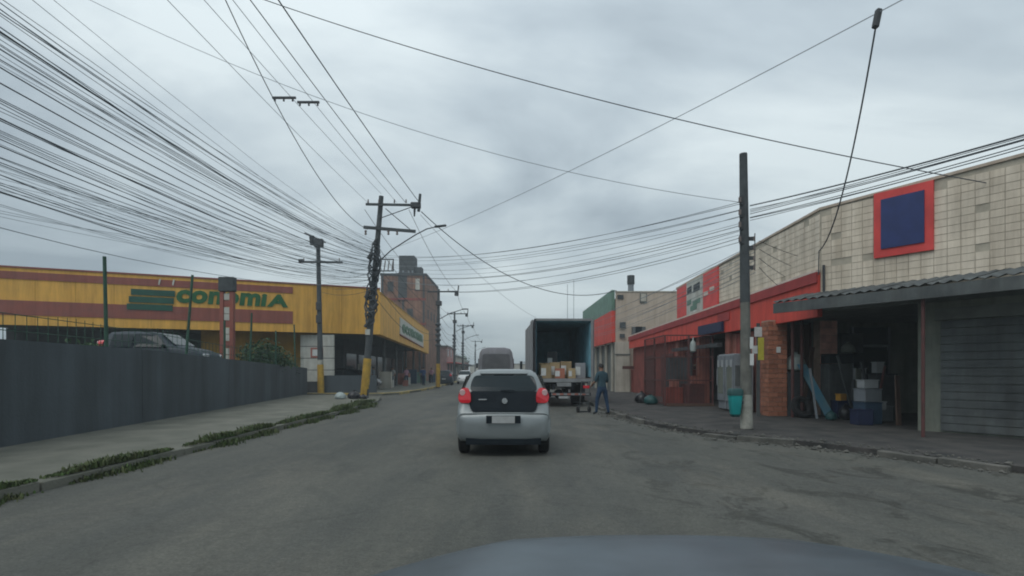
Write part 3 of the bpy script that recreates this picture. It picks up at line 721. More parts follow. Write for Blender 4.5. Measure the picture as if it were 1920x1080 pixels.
# ================================================================== UTILITY POLES
def insul(parent, x, y, z, world=False, r=.05, h=.2):
    MB().lathe((x, y, z), [(r * .35, 0), (r, .02), (r * .5, h * .3), (r * .95, h * .45), (r * .45, h * .65), (r * .8, h * .8), (r * .3, h)], 8).build('insulator', M['porcelain'], parent)
def pole(name, label, base, top, r0, r1, m, group, paint_h=0, cap=False):
    t = thing(name, label, 'utility pole', base, 0, group)
    b, tp = Vector(base), Vector(top) - Vector(base)
    MB().tube([(0, 0, -.3), tp * .25, tp * .5, tp * .75, tp], [r0 + .01, r0 * .8 + r1 * .2, (r0 + r1) / 2, r0 * .25 + r1 * .75, r1], 12).build('shaft', m, t, smooth=True)
    if paint_h:
        f = paint_h / tp.z
        MB().tube([(0, 0, .0), tp * (f * .5), tp * f], [r0 + .022, r0 + .018, r0 + .012], 12).build('painted_base', M['yellow_p'], t, smooth=True)
        if cap: MB().tube([tp * f, tp * (f + .3 / tp.z)], [r0 + .008, r0 + .006], 12).build('white_ring', M['whitewash'], t)
    return t, tp
PG = 'utility poles along the street'
# pole A: tall, leaning, two cross-arms, lamp arm and cable clump
AB, AT = (-7.65, 28.7, .1), (-6.76, 28.7, 10.55)
pa_, tp = pole('utility_pole', 'tall leaning utility pole with two cross arms, lamp arm and cable clump', AB, AT, .19, .12, M['pole_dark'], PG, 2.05)
def pl(z): return Vector((tp.x * z / tp.z, 0, z))
arms = {}
def xarm(t, c, x0, x1, z0_, z1_, thick=.11, m='pole_dark'):
    p, q = Vector((x0, c.y - .17, z0_)), Vector((x1, c.y - .17, z1_)); d = q - p
    MB().cbox((p + q) / 2, (d.length, .10, thick), 0, 0, -math.atan2(d.z, d.x)).build('cross_arm', M[m], t)
p1 = pl(10.0); xarm(pa_, p1, p1.x - .72, p1.x + 2.05, 9.98, 9.93)
p2 = pl(8.72); xarm(pa_, p2, p2.x - .72, p2.x + 1.95, 8.80, 8.58, .15)
MB().cyl((p1.x + .3, -.2, 9.75), (p2.x + 1.7, -.2, 8.65), .022, .022, 6).build('brace', M['iron'], pa_)
MB().cyl((p1.x + 1.7, -.2, 9.85), (pl(9.2).x, -.12, 9.25), .022, .022, 6).build('brace', M['iron'], pa_)
for dx_ in (-.6, -.05, .75, 1.35): insul(pa_, p1.x + dx_, -.17, 10.04)
for dx_ in (-.62, .55, 1.0): MB().lathe((p2.x + dx_, -.17, 8.40), [(.03, 0), (.07, .04), (.04, .12), (.07, .18), (.03, .26)], 8).build('insulator', M['porcelain'], pa_)
fs_ = MB().cbox((p1.x + 1.85, -.17, 9.92), (.5, .3, .28)).build('fuse_switch', M['iron'], pa_, bevel=.03)
MB().cyl((p1.x + 2.0, -.2, 9.6), (p1.x + 2.08, -.2, 10.5), .08, .07, 8).build('switch_arm', M['pole_dark'], fs_)
MB().cyl((p1.x + 1.8, -.2, 9.85), (p1.x + 1.78, -.2, 9.35), .07, .04, 8).build('switch_drop', M['iron'], fs_)
la = MB().tube([(pl(7.0).x + .1, 0, 7.0), (pl(7.6).x + .75, 0, 7.65), (pl(8.3).x + 1.95, 0, 8.45), (pl(8.6).x + 2.5, 0, 8.75), (pl(8.8).x + 2.9, 0, 8.85)], [.035, .03, .03, .03, .025], 8).build('lamp_arm', M['iron'], pa_)
MB().cbox((pl(8.8).x + 3.2, 0, 8.9), (.62, .2, .09), 0, 0, -.12).build('lamp_head', M['iron'], pa_, bevel=.03)
br = MB()
for zz_ in (6.55, 7.15): br.box(pl(6.9).x + .1, pl(6.9).x + .95, -.05, .0, zz_, zz_ + .05)
br.box(pl(6.9).x + .9, pl(6.9).x + .95, -.05, .0, 6.55, 7.2); br.build('bracket_frame', M['iron'], pa_)
for k in range(4): MB().cyl((pl(6.9).x + .25 + k * .2, -.03, 6.6), (pl(6.9).x + .32 + k * .2, -.03, 7.12), .03, .03, 6).build('spool', M['porcelain'], pa_)
rnd = random.Random(4)
for k in range(15):     # coiled spare cable strapped to the pole
    zc = 4.15 + k * .25 + rnd.uniform(-.1, .1); rr = rnd.uniform(.22, .40); q = pl(zc); ang = rnd.uniform(0, 6.28)
    pts = []
    for i in range(15):
        tt = 2 * math.pi * i / 14; pts.append((q.x + rr * .8 * math.cos(tt) + rnd.uniform(-.03, .03), -.22 + .08 * math.sin(tt * 2 + ang), zc + rr * 1.3 * math.sin(tt)))
    MB().tube(pts, rnd.uniform(.03, .05), 5).build('cable_coil', M['cable'], pa_)
for k, (zc, dx_) in enumerate(((7.9, -.05), (7.2, -.25), (6.3, .22), (5.2, -.22), (4.6, .25), (3.7, -.1))):
    q = pl(zc); MB().cyl((q.x + dx_ - .1, -.28, zc - .05), (q.x + dx_ + .12, -.28, zc + .28), .09, .09, 8).build('splice_box', M['iron'], pa_)
MB().cbox((pl(3.35).x - .05, -.2, 3.4), (.24, .1, .3)).build('meter_box', M['sign_white'], pa_, bevel=.01)

# pole B, further left by the panel wall
pb_, tb = pole('utility_pole', 'utility pole with yellow base in front of the white panelled wall', (-11.92, 34.6, .12), (-12.1, 34.6, 9.75), .18, .12, M['pole_dark'], PG, 1.78, True)
xarm(pb_, Vector((-.17, 0, 0)), -1.05, 1.4, 8.15, 8.12, .12)
xarm(pb_, Vector((-.17, 0, 0)), -.95, .35, 9.95, 9.35, .08)
MB().cyl((-.45, -.2, 9.2), (-.5, -.2, 9.75), .16, .16, 10).build('fuse_switch', M['iron'], pb_)
MB().cbox((-.05, -.25, 9.3), (.55, .3, .5)).build('junction_box', M['iron'], pb_, bevel=.03)
for dx_ in (-1.0, 1.2): insul(pb_, dx_, -.17, 8.2)
MB().cbox((-1.15, -.2, 8.2), (.3, .2, .22)).build('clamp', M['iron'], pb_, bevel=.02)
for zc in (4.6, 5.4): MB().cbox((-.05, -.22, zc), (.34, .12, .5)).build('cable_box', M['iron'], pb_, bevel=.02)

# poles further along the left side
far = [((-6.4, 48, .12), 8.45, 'third utility pole from the left, with thin yellow base past the supermarket', 2.0),
       ((-7.5, 72, .12), 9.0, 'far utility pole past the brick block, the taller of the far row', 0),
       ((-8.0, 90, .12), 8.9, 'far utility pole in the middle of the far row on the left', 0),
       ((-9.3, 140, .12), 9.0, 'farthest utility pole, a thin stem left of the minibus', 0)]
FP = []
for b, h, lb, ph in far:
    t, tq = pole('utility_pole', lb, b, (b[0] + .05, b[1], b[2] + h), .17, .11, M['pole_dark'], PG, ph)
    xarm(t, Vector((0, 0, 0)), -.9, 1.75, h - .25, h - .22, .12); FP.append((b, h))
    for dx_ in (-.8, -.3, .9): insul(t, dx_, -.17, h - .18)
    MB().cbox((1.62, -.17, h - .38), (.34, .24, .44)).build('fuse_switch', M['iron'], t, bevel=.03)
    MB().cyl((1.75, -.17, h - .2), (1.8, -.17, h + .3), .06, .06, 6).build('switch_arm', M['iron'], t)
    MB().cbox((.1, -.22, h - 1.25), (.5, .3, .42)).build('transformer', M['iron'], t, bevel=.04)
    MB().tube([(.1, 0, h - 2.6), (1.0, 0, h - 2.1), (2.1, 0, h - 1.75)], .035, 6).build('lamp_arm', M['iron'], t)
    MB().cbox((2.35, 0, h - 1.72), (.55, .2, .09)).build('lamp_head', M['iron'], t, bevel=.03)
    for k in range(5):
        zc = h - 3.2 - k * .45; MB().lathe((.0, 0, zc), [(.12, 0), (.24, .08), (.26, .2), (.12, .3)], 8).build('cable_coil', M['cable'], t)

# right pole R
RB, RT = (5.71, 13.5, .1), (5.63, 13.5, 6.8)
pr_, tr = pole('utility_pole', 'bare concrete pole with side brackets and litter bin on the right pavement', RB, RT, .135, .085, M['concrete'], PG)
MB().tube([tr * .46, tr * .7, tr * 1.0], [.118, .107, .092], 12).build('weathered_top', M['pole_dark'], pr_, smooth=True)
for zc in (5.55, 5.25, 4.95, 4.6): 
    MB().cbox((-.14, -.06, zc), (.10, .07, .22)).build('bracket', M['iron'], pr_)
    MB().cyl((-.2, -.09, zc - .06), (-.2, -.09, zc + .06), .035, .035, 8).build('insulator', M['porcelain'], pr_)
for zc in (4.62, 4.4, 4.15, 3.92):
    MB().cbox((.085, -.05, zc), (.12, .05, .09)).build('bracket', M['iron'], pr_)
    MB().cyl((.15, -.06, zc - .05), (.15, -.06, zc + .05), .028, .028, 8).build('insulator', M['porcelain'], pr_)
MB().cyl((.175, -.06, 3.85), (.175, -.06, 4.75), .010, .012, 6).build('conduit', M['iron'], pr_)
MB().tube([(0, 0, .02), tr * .125], [.15, .138], 12).build('whitewashed_base', M['whitewash'], pr_, smooth=True)
for zc, w_, m in ((1.55, .16, 'paper'), (1.95, .14, 'paper')):
    MB().box(.02, .02 + w_ * .6, -.14, -.134, zc, zc + .28).build('pasted_notice', M[m], pr_)
# litter bin hung on the pole
bn = thing('litter_bin', 'teal plastic litter bin with dark rim fixed to the concrete pole', 'litter bin', (5.40, 13.42, .42))
def rr_ring(z, a_, b_):
    return [Vector((p.x, p.y, z)) for p in rounded([(-a_, -b_, 0), (a_, -b_, 0), (a_, b_, 0), (-a_, b_, 0)], .05)]
mb = MB(); mb.loft([rr_ring(.0, .085, .08), rr_ring(.04, .105, .10), rr_ring(.5, .145, .13)]); mb.build('bucket', M['teal'], bn, smooth=True)
mb = MB(); mb.loft([rr_ring(.503, .155, .14), rr_ring(.62, .155, .14), rr_ring(.67, .12, .11)]); mb.build('rim', M['teal_d'], bn, smooth=True)
mb = MB(); mb.loft([rr_ring(-.012, .088, .083), rr_ring(.05, .108, .103)]); mb.build('foot', M['teal_d'], bn)
MB().box(.13, .24, -.02, .02, .3, .36).build('bracket', M['iron'], bn)

# near right pole, outside the picture, where the right-hand cables end
PRB = (9.0, 6.0, .1)
pn_, tn = pole('utility_pole', 'near concrete pole on the right pavement where the right cables end', PRB, (9.0, 6.0, 8.7), .16, .11, M['concrete'], PG)
MB().cbox((-.1, -.1, 7.95), (.9, .09, .1)).build('cross_arm', M['iron'], pn_)
for zc in (5.1, 4.9, 4.7): MB().cbox((-.18, -.1, zc), (.1, .07, .2)).build('bracket', M['iron'], pn_)

# ================================================================== OVERHEAD CABLES
def cable(p, q, sag, r, label, group, m='cable', n=26, wob=0.0):
    p, q = Vector(p), Vector(q); mid = (p + q) / 2; pts = []
    for i in range(n + 1):
        t = i / n; v = p.lerp(q, t); v.z -= 4 * sag * t * (1 - t)
        if wob: v.z += wob * math.sin(t * 37 + p.x * 9) * t * (1 - t)
        pts.append(v - mid)
    mb = MB().tube(pts, r, 4)
    o = mb.build('overhead_cable', M[m], None); o.location = mid
    return props(o, label, 'cable', group)
GL = 'cables in the dense bundle left of the street'
LL = 'black cable in the dense bundle sagging along the left side to the leaning pole'
rc = random.Random(21)
def atA(z, dx_=0): p = pl(z - .1); return Vector((AB[0] + p.x + dx_, 28.5, z))
for k in range(56):                     # telecom bundle
    u = (k / 55) ** rc.uniform(.8, 1.2)
    zA = 6.0 + 2.1 * (1 - u) + rc.uniform(-.25, .25)
    x0 = -7.5 - 2.3 * u + rc.gauss(0, .45)
    z0_ = 8.35 - 2.6 * u + rc.gauss(0, .28); sg = 1.1 + .9 * u * rc.uniform(.2, 1.1) + rc.gauss(0, .22)
    cable((x0, -9, z0_), atA(zA, rc.uniform(-.12, .05)), max(.5, sg), rc.choice((.004, .005, .006, .008)), LL, GL, rc.choice(('cable', 'cable_g', 'cable_g')), 30, rc.uniform(-.1, .1))
for k, (zA, x0, z0_, sg, r) in enumerate(((7.5, -7.8, 7.85, 1.25, .012), (7.35, -8.0, 7.6, 1.5, .010), (7.0, -8.3, 7.1, 1.2, .011), (6.8, -8.2, 6.7, 1.45, .012), (6.4, -8.9, 6.3, 1.3, .010))):
    cable((x0, -9, z0_), atA(zA), sg, r, 'thick black cable within the dense left bundle, heavier than its neighbours', 'thick cables in the left bundle')
# high-voltage lines
cable((-6.2, -9, 10.9), (-4.75, 28.6, 10.15), .45, .016, 'dark high line ending at the switch end of the tall leaning pole', None)
cable((-6.75, -9, 10.9), (-5.5, 28.6, 10.2), .45, .012, 'high line ending at the middle of the upper cross arm of the tall pole', None)
cable((-7.0, -9, 10.9), (-5.95, 28.6, 10.2), .5, .008, 'fainter high line beside the middle one on the upper cross arm', None, 'cable_g')
cable((-8.1, -9, 10.9), (-6.75, 28.6, 10.65), .45, .008, 'faint high line ending at the tip of the tall pole', None, 'cable_g')
cable((-8.6, -9, 10.9), (-7.45, 28.6, 10.2), .45, .008, 'faint high line ending at the left end of the upper cross arm', None, 'cable_g')
cable((-7.2, 8.5, 13.9), (-7.45, 28.6, 8.8), 1.95, .014, 'curving line from the top of the picture to the lower cross arm', None)
# lines from pole B towards the left
for k in range(7):
    cable((-12.1 + rc.uniform(-1.0, 1.2), 34.4, rc.uniform(7.6, 9.6)), (-16 - k * .8, 4, 6.6 + rc.uniform(-.6, 1.2)), rc.uniform(.5, 1.4), .008, 'thin cable from the pole by the panelled wall out to the left', 'cables left from the pole by the panelled wall', 'cable_g')
for k in range(5):
    cable((-12.1, 34.4, 7.9 - k * .35), atA(6.9 - k * .3), .3, .010, 'short cable between the pole by the panelled wall and the leaning pole', 'cables between the two left poles')
# onward along the street
prev = (AB[0] + .7, 28.8, 10.0)
for i, (b, h) in enumerate(FP):
    for k, (dx_, dz) in enumerate(((-.7, -.1), (1.6, -.1), (.1, -1.9), (0, -2.6), (.2, -3.2), (.1, -3.7), (-.1, -4.1))):
        pz = (10.0 if i == 0 else FP[i - 1][1]); pb0 = prev if i == 0 else (FP[i - 1][0][0], FP[i - 1][0][1], 0)
        cable((pb0[0] + dx_, pb0[1], pz + dz * (1.15 if i == 0 else 1)), (b[0] + dx_, b[1] - .05, h + dz), .35 + .1 * k, .013 + .002 * i, 'cable strung between the receding poles on the left side', 'cables between the receding poles')
# street crossings
for k in range(13):
    zR = 5.62 - k * .085 + rc.uniform(-.05, .05); zA = 7.5 - k * .13 + rc.uniform(-.1, .1)
    cable((5.50, 13.42, zR), atA(zA, .3), rc.uniform(.25, .6) + .02 * k, rc.choice((.006, .007, .008)), 'cable of the bundle crossing the street from leaning pole to concrete pole', 'cables crossing the street', rc.choice(('cable', 'cable_g')))
for k in range(9):
    cable((5.76, 13.42, 5.52 - k * .045 + rc.uniform(-.03, .03)), (8.85, 6.0, 5.06 - k * .02), rc.uniform(.04, .12), rc.choice((.007, .009)), 'cable from the concrete pole running off to the right edge', 'cables between the right poles')
for k in range(8):
    cable((5.9, 13.45, 4.6 - k * .1), (3.7 + .15 * k, 62, 6.6 - k * .12), rc.uniform(.5, 1.1), .008, 'thin cable from the concrete pole along the right side into the distance', 'cables along the right side', 'cable_g')
cable((AB[0] + 2.95, 28.7, 9.75), (6.95, 36.9, 6.85), 1.75, .026, 'thick cable swooping from the tall pole across to the beige building roof', None)
cable((AB[0] + 2.9, 28.7, 9.6), (5.5, 60, 6.2), 1.2, .010, 'thin cable from the tall pole slanting down across the street', None, 'cable_g')
cable((5.55, 13.45, 5.6), (-13.5, 13.3, 12.2), 1.05, .007, 'thin line crossing the whole sky from upper left to the concrete pole', None, 'cable_g')
cable((-8.5, 15.5, 12.45), (10.3, 12.05, 5.6), .45, .012, 'dark line crossing the sky from top left down to the right edge', None)
cable((8.9, 6.0, 8.05), (-6.0, 28.7, 7.9), .38, .008, 'thin line rising from the tall pole to the upper right corner', None, 'cable_g')
cable((6.43, 9.77, 7.72), (8.22, 14.85, 4.72), .8, .015, 'thick drop cable hanging from the upper right corner to the tiled facade', None)
cable((8.22, 14.85, 4.72), (8.26, 14.95, 4.1), .0, .014, 'short cable tail running down the tiled facade corner', None)
for k, zz_ in enumerate((4.62, 4.42, 4.2, 3.98)):
    q = on_line(1440 + (k * 23) % 60, (8.1, 15), (7.6, 37)); cable((5.98, 13.42, zz_ + .04), (8.05, 15.6 + .4 * k, zz_ + .12), .02, .007, 'short service wire from the concrete pole to the beige facade', 'service wires to the beige facade')
single('cable_clamp', MB().cbox((6.43, 9.77, 7.72), (.10, .10, .34), 0, 0, .2), M['iron'], 'dark clamp in the upper right corner where the drop cable starts', 'clamp', bevel=.02)
# cable splices on the high wires
sb = thing('cable_spacer', 'pair of short dark spacer bars hanging on the high lines', 'spacer', (-6.8, 17.5, 10.0))
for x0, x1, dz in ((-.76, -.02, .10), (.03, .72, -.04)):
    MB().box(x0, x1, -.03, .03, dz, dz + .06).build('bar', M['iron'], sb)
    for k in range(3): MB().cyl((x0 + .08 + k * .28, 0, dz - .08), (x0 + .08 + k * .28, 0, dz), .03, .03, 6).build('clamp', M['iron'], sb)

# ================================================================== RIGHT SHOP BUILDING
P1, P27, P36 = Vector((8.35, 15.0)), Vector((8.02, 27.0)), Vector((7.8, 36.6))
CD = Vector((.56, -.828)).normalized(); C1 = P1 + CD * 5.2; C2 = C1 + Vector((9, 0))
rb = thing('shop_building', 'long red and beige tiled shop building on the right side', 'building', (8.35, 20, 0))
def par(t): return 5.86 - .38 * t
up = MB()
up.wall(P1, P27, 3.3, par(0), 0, .3, 3.3, par(1)); uw = up.build('upper_wall', M['grout'], rb, True)
cw = MB().wall(C1, P1, 3.3, 6.02, 0, .3, 3.3, par(0)).build('corner_wall', M['grout'], rb, True)
MB().wall(C1, C2, 0, 6.02, -.3, 0).build('near_wall', M['beige'], rb, True)
MB().wall(P1, P27, par(0) + .003, par(0) + .07, -.04, .34, par(1) + .003, par(1) + .07).build('coping', M['beige'], rb, True)
MB().wall(C1, P1 - CD * .02, 6.023, 6.09, -.04, .34, par(0) + .003, par(0) + .07).build('coping', M['beige'], rb, True)
MB().poly([(P1.x + .31, P1.y + .3), (P27.x + .31, P27.y), (20, 27), (20, C1.y + .4), (C1.x + .31, C1.y + .4)], 5.0, 5.15).build('roof_slab', M['roofing'], rb, True)
MB().wall(P27, (20, 27), 3.3, par(1), 0, .25).build('end_wall', M['beige'], rb, True)
MB().poly([(P1.x + .05, P1.y + .1), (8.3, 18.6), (20, 18.6), (20, C1.y + .1), (C1.x + .05, C1.y + .1)], 3.12, 3.295).build('porch_ceiling', M['soffit'], rb, True)
# tiles: the near 300 one by one, the rest joined
TWd, THt = .255, .172
tile_me = {}
def tile_mb(o, d, n, z, w_, h_):
    a_ = o + n * .001; b_ = o + d * (w_ - .012); k = n * .012
    return [(o.x, o.y, z), (b_.x, b_.y, z), (b_.x, b_.y, z + h_ - .012), (o.x, o.y, z + h_ - .012)], (k.x, k.y, 0)
cands = []
for (A, d, ln_, z_lo, zf, par_) in ((P1, CD, 5.15, 3.62, lambda t: par(0) + (6.02 - par(0)) * t / 5.2, cw), (P1, (P27 - P1).normalized(), (P27 - P1).length, 4.22, lambda t: par(t / 12.0), uw)):
    nrm = Vector((d.y, -d.x)) * (1 if d.x > 0.3 else -1)
    if nrm.dot(Vector((0, 0)) - A) < 0: nrm = -nrm
    t = .03
    while t + TWd < ln_:
        z = z_lo
        while z + THt < zf(t) - .01:
            if noise.noise(Vector((t * 3.1, z * 4.3, 9.1))) > -.42: cands.append((A + d * t + nrm * .002, d, nrm, z, par_, t))
            z += THt
        t += TWd
cands.sort(key=lambda c: c[0].length)
vis = [c for c in cands if (c[0].x / c[0].y) < .74]; hid = [c for c in cands if (c[0].x / c[0].y) >= .74]
solo = [c for c in vis if c[4] is cw][:170]; solo += [c for c in vis if c[4] is uw][:300 - len(solo)]
sid = set(id(c) for c in solo)
meshes = {}
inv = WM[rb.name].inverted()
for c in solo:
    o_, d, nrm, z, par_, t = c; key = par_.name
    if key not in meshes:
        pts, k = tile_mb(Vector((0, 0)), d, nrm, 0, TWd, THt)
        ob = MB().plate(pts, k).build('tile', M['tile'], par_); meshes[key] = ob.data
    else:
        ob = bpy.data.objects.new('tile', meshes[key]); col.objects.link(ob); ob.parent = par_
    ob.location = inv @ Vector((o_.x, o_.y, z)); ob.rotation_euler = (0, 0, 0)
for par_ in (cw, uw):
    mb = MB()
    for c in cands:
        if id(c) in sid or c[4] is not par_: continue
        pts, k = tile_mb(c[0], c[1], c[2], c[3], TWd, THt); mb.plate(pts, k)
    if mb.f: o = mb.build('tiles', M['tile'], par_, True); o['kind'] = 'stuff'
# red lower fascia
def redtop(y): return 4.18 - .42 * max(0, (y - 15)) / 20
fl = MB(); fl.wall(P1 + Vector((0, .02)), P36, 2.98, redtop(15), -.08, .05, 2.98, redtop(36.6)); rf = fl.build('red_fascia', M['red'], rb, True)
MB().wall(P1 + Vector((0, .0)), P36, redtop(15) - .27, redtop(15) + .01, -.13, -.083, redtop(36.6) - .27, redtop(36.6) + .01).build('dark_band', M['red_d'], rf, True)
MB().wall(P1 + Vector((0, .0)), P36, redtop(15) + .013, redtop(15) + .075, -.13, -.02, redtop(36.6) + .013, redtop(36.6) + .075).build('pale_trim', M['pink_trim'], rf, True)
ra, rb2 = on_line(1378, P1, P27), on_line(1362, P1, P27)
MB().wall(on_line(1372, P1, P27), on_line(1350, P1, P27), 3.42, 3.72, -.10, -.083).build('framed_panel', M['red_d'], rf, True)
MB().wall(on_line(1362, P1, P27), on_line(1318, P1, P27), 3.02, 3.40, -.22, -.10).build('hanging_board', M['navy'], rf, True)
# sign: red | white | red on the beige wall
sg = thing('shop_sign', 'red and white three panel sign high on the beige facade', 'sign', (8.1, 24, 3.9))
s0, s1, s2, s3 = [on_line(x, P1, P27) for x in (1349, 1321, 1290, 1272)]
zt = lambda p: par((p.y - 15) / 12) - .02
zb_ = lambda p: redtop(p.y) + .10
for a_, b_, m in ((s0, s1, 'red_sign'), (s1, s2, 'sign_white'), (s2, s3, 'red_sign')):
    MB().wall(a_, b_, zb_(a_), zt(a_), -.07, -.016, zb_(b_), zt(b_)).build('panel', M[m], sg, True)
ds = (s2 - s1).normalized()
for u, z, w_, h_ in ((.35, 5.0, .75, .34), (1.35, 5.02, .55, .30), (.30, 4.45, .9, .20), (.7, 4.22, .8, .22), (1.4, 4.5, .5, .22)):
    a_ = s1 + ds * u; MB().wall(a_, a_ + ds * w_, z, z + h_, -.085, -.072, z - .03, z + h_ - .05).build('mark', M['pole_dark'] if z > 4.8 else M['green_sign'], sg, True)
ds = (s1 - s0).normalized()
for u, z in ((.35, 4.75), (1.0, 4.65)):
    a_ = s0 + ds * u; MB().wall(a_, a_ + ds * .45, z, z + .16, -.085, -.072).build('mark', M['pink_trim'], sg, True)
# blue and red sign at the near corner
bs = thing('corner_sign', 'blue sign with thick red frame on the tiled corner wall', 'sign', (9.4, 13.5, 4.2))
q0 = on_line(1641, P1, C1); q1 = q0 + CD * 1.25
MB().wall(q1, q0, 4.32, 5.93, -.08, -.02).build('red_frame', M['red_sign'], bs, True)
MB().wall(q1 - CD * .17, q0 + CD * .17, 4.52, 5.74, -.11, -.083).build('blue_panel', M['blue_sign'], bs, True)
# conduit on the corner
cp = on_line(1546, P1, C1); single('conduit', MB().cyl((cp.x - .05, cp.y - .05, 3.55), (cp.x - .05, cp.y - .05, 4.35), .035, .035, 8), M['iron'], 'dark vertical pipe on the tiled corner above the awning', 'pipe')

# ground floor wall with bays
GW = lambda t: Vector((8.35, 18.0)).lerp(P36 + Vector((.05, 0)), t)
MB().wall(GW(.50), GW(1.0), .1, 2.975, .15, .35).build('ground_wall', M['brownwall'], rb, True)
MB().wall(GW(.03), GW(.5), .1, 2.975, 1.6, 1.8).build('bay_back_wall', M['shop_dark'], rb, True)
for t0, t1 in ((.02, .055), (.17, .19), (.34, .36), (.49, .51)):
    MB().wall(GW(t0), GW(t1), .1, 2.976, .02, .5).build('pier', M['salmon'], rb, True)
for t0, t1, m in ((.056, .168, 'salmon'),):
    n = 6
    for k in range(n):
        a_, b_ = GW(t0).lerp(GW(t1), k / n), GW(t0).lerp(GW(t1), (k + 1) / n - .015); MB().wall(a_, b_, .1, 2.9, .12, .17).build('shutter_slat', M['salmon' if k % 2 else 'brownwall'], rb, True)
for t0, t1 in ((.40, .45), (.55, .66), (.72, .84)):
    MB().wall(GW(t0), GW(t1), .2, 2.4, .10, .148).build('shutter', M['rust'], rb, True)
MB().poly([(8.5, 18.6), (8.05, 36.5), (20, 36.5), (20, 18.6)], 3.0, 3.12).build('bay_ceiling', M['soffit'], rb, True)
MB().wall(GW(.19), GW(.49), 2.45, 2.6, -.3, -.1).build('awning_rail', M['iron'], rb, True)

# brick pillar at the porch corner: bricks one by one
bp_ = thing('brick_pillar', 'orange brick pillar with pasted papers behind the concrete pole', 'pillar', (8.28, 17.55, .1))
MB().box(-.27, .27, -.25, .25, 0, 3.0).build('core', M['mortar'], bp_)
bme = None; bme2 = None
nrow = 20; hb = .148
for r_ in range(nrow):
    z = .01 + r_ * hb
    xs = [(-.285, .0), (.01, .285)] if r_ % 2 == 0 else [(-.285, -.15), (-.14, .14), (.15, .285)]
    for x0, x1 in xs:
        MB().box(x0, x1 - .0, -.27 - random.uniform(0, .008), -.252, z, z + hb - .016).build('brick', M['brick'], bp_)
    ys = [(-.245, .0), (.012, .25)] if r_ % 2 else [(-.245, -.11), (-.10, .13), (.14, .25)]
    for y0, y1 in ys:
        MB().box(-.29, -.272, y0, y1, z, z + hb - .016).build('brick', M['brick'], bp_)
for x, z, w_, h_, m in ((-.05, 1.98, .13, .18, 'paper'),):
    MB().box(x, x + w_, -.292, -.284, z, z + h_).build('pasted_paper', M[m], bp_)
# notice stand between pole and pillar
ns = thing('notice_board', 'narrow yellow and white notice strip beside the concrete pole', 'notice', (7.68, 17.3, .1))
MB().box(-.05, .05, -.02, .02, 0, 2.9).build('post', M['corr'], ns)
MB().box(-.02, .16, -.04, -.022, 1.75, 2.45).build('yellow_notice', M['yellow_pr'], ns)
MB().box(-.13, .10, -.04, -.022, 2.48, 2.78).build('white_notice', M['paper'], ns)
MB().box(-.2, -.04, -.04, -.022, 1.95, 2.2).build('white_notice', M['paper'], ns)

# ------------------------------------------------ porch shop under the corner
MB().wall((8.6, 18.4), (20, 18.4), .1, 3.12, .0, -.2).build('porch_back_wall', M['greywall'], rb, True)
dr = thing('door', 'brown plank door at the back of the dark porch', 'door', (9.35, 18.35, .1))
for k in range(6): MB().box(-.47 + k * .157, -.47 + k * .157 + .148, -.05, 0, .02, 2.95 - (k % 2) * .004).build('plank', M['wood'], dr)
MB().box(-.52, -.475, -.07, .02, 0, 3.0).build('door_frame', M['rust'], dr); MB().box(.478, .52, -.07, .02, 0, 3.0).build('door_frame', M['rust'], dr)
pp = thing('tiled_column', 'pink tiled column in the porch above the clutter', 'column', (10.05, 17.6, .1))
MB().box(-.27, .27, .01, .4, 0, 3.02).build('core', M['mortar'], pp)
for r_ in range(13):
    for c_ in range(3): MB().box(-.27 + c_ * .182, -.27 + c_ * .182 + .174, -.006, .009, .02 + r_ * .23, .02 + r_ * .23 + .222).build('tile', M['pinktile'], pp)
wd = thing('shop_door', 'dark glazed shop door with pale frame at the right of the porch', 'door', (11.8, 18.3, .1))
for x in (-.62, .58): MB().box(x, x + .06, -.05, .05, 0, 2.85).build('frame', M['fridge'], wd)
MB().box(-.56, .58, -.05, .05, 2.2, 2.27).build('transom', M['fridge'], wd); MB().box(-.56, .58, -.01, .01, 0, 2.2).build('pane', M['glass'], wd)
MB().box(-.56, .58, -.01, .01, 2.27, 2.85).build('pane', M['glass'], wd)
sA = P1 + CD * 2.35
MB().wall(C1, sA, .1, 3.11, .05, .2).build('lower_corner_wall', M['greywall'], rb, True)
MB().wall(sA, sA + Vector((.83, .56)) * 3.2, .1, 3.11, -.1, .0).build('porch_side_wall', M['greywall'], rb, True)
rs_ = thing('roller_shutter', 'closed grey roller shutter on the near corner wall under the awning', 'shutter', (sA.x + .5, sA.y - .8, .1))
u0, u1 = P1 + CD * 4.9, P1 + CD * 2.7
for k in range(14): MB().wall(u0, u1, .15 + k * .18, .15 + k * .18 + .165, .0, .045).build('slat', M['corr'], rs_, True)
MB().wall(u0 + CD * .1, u1 - CD * .1, 2.68, 2.95, -.05, .045).build('shutter_box', M['soffit'], rs_, True)
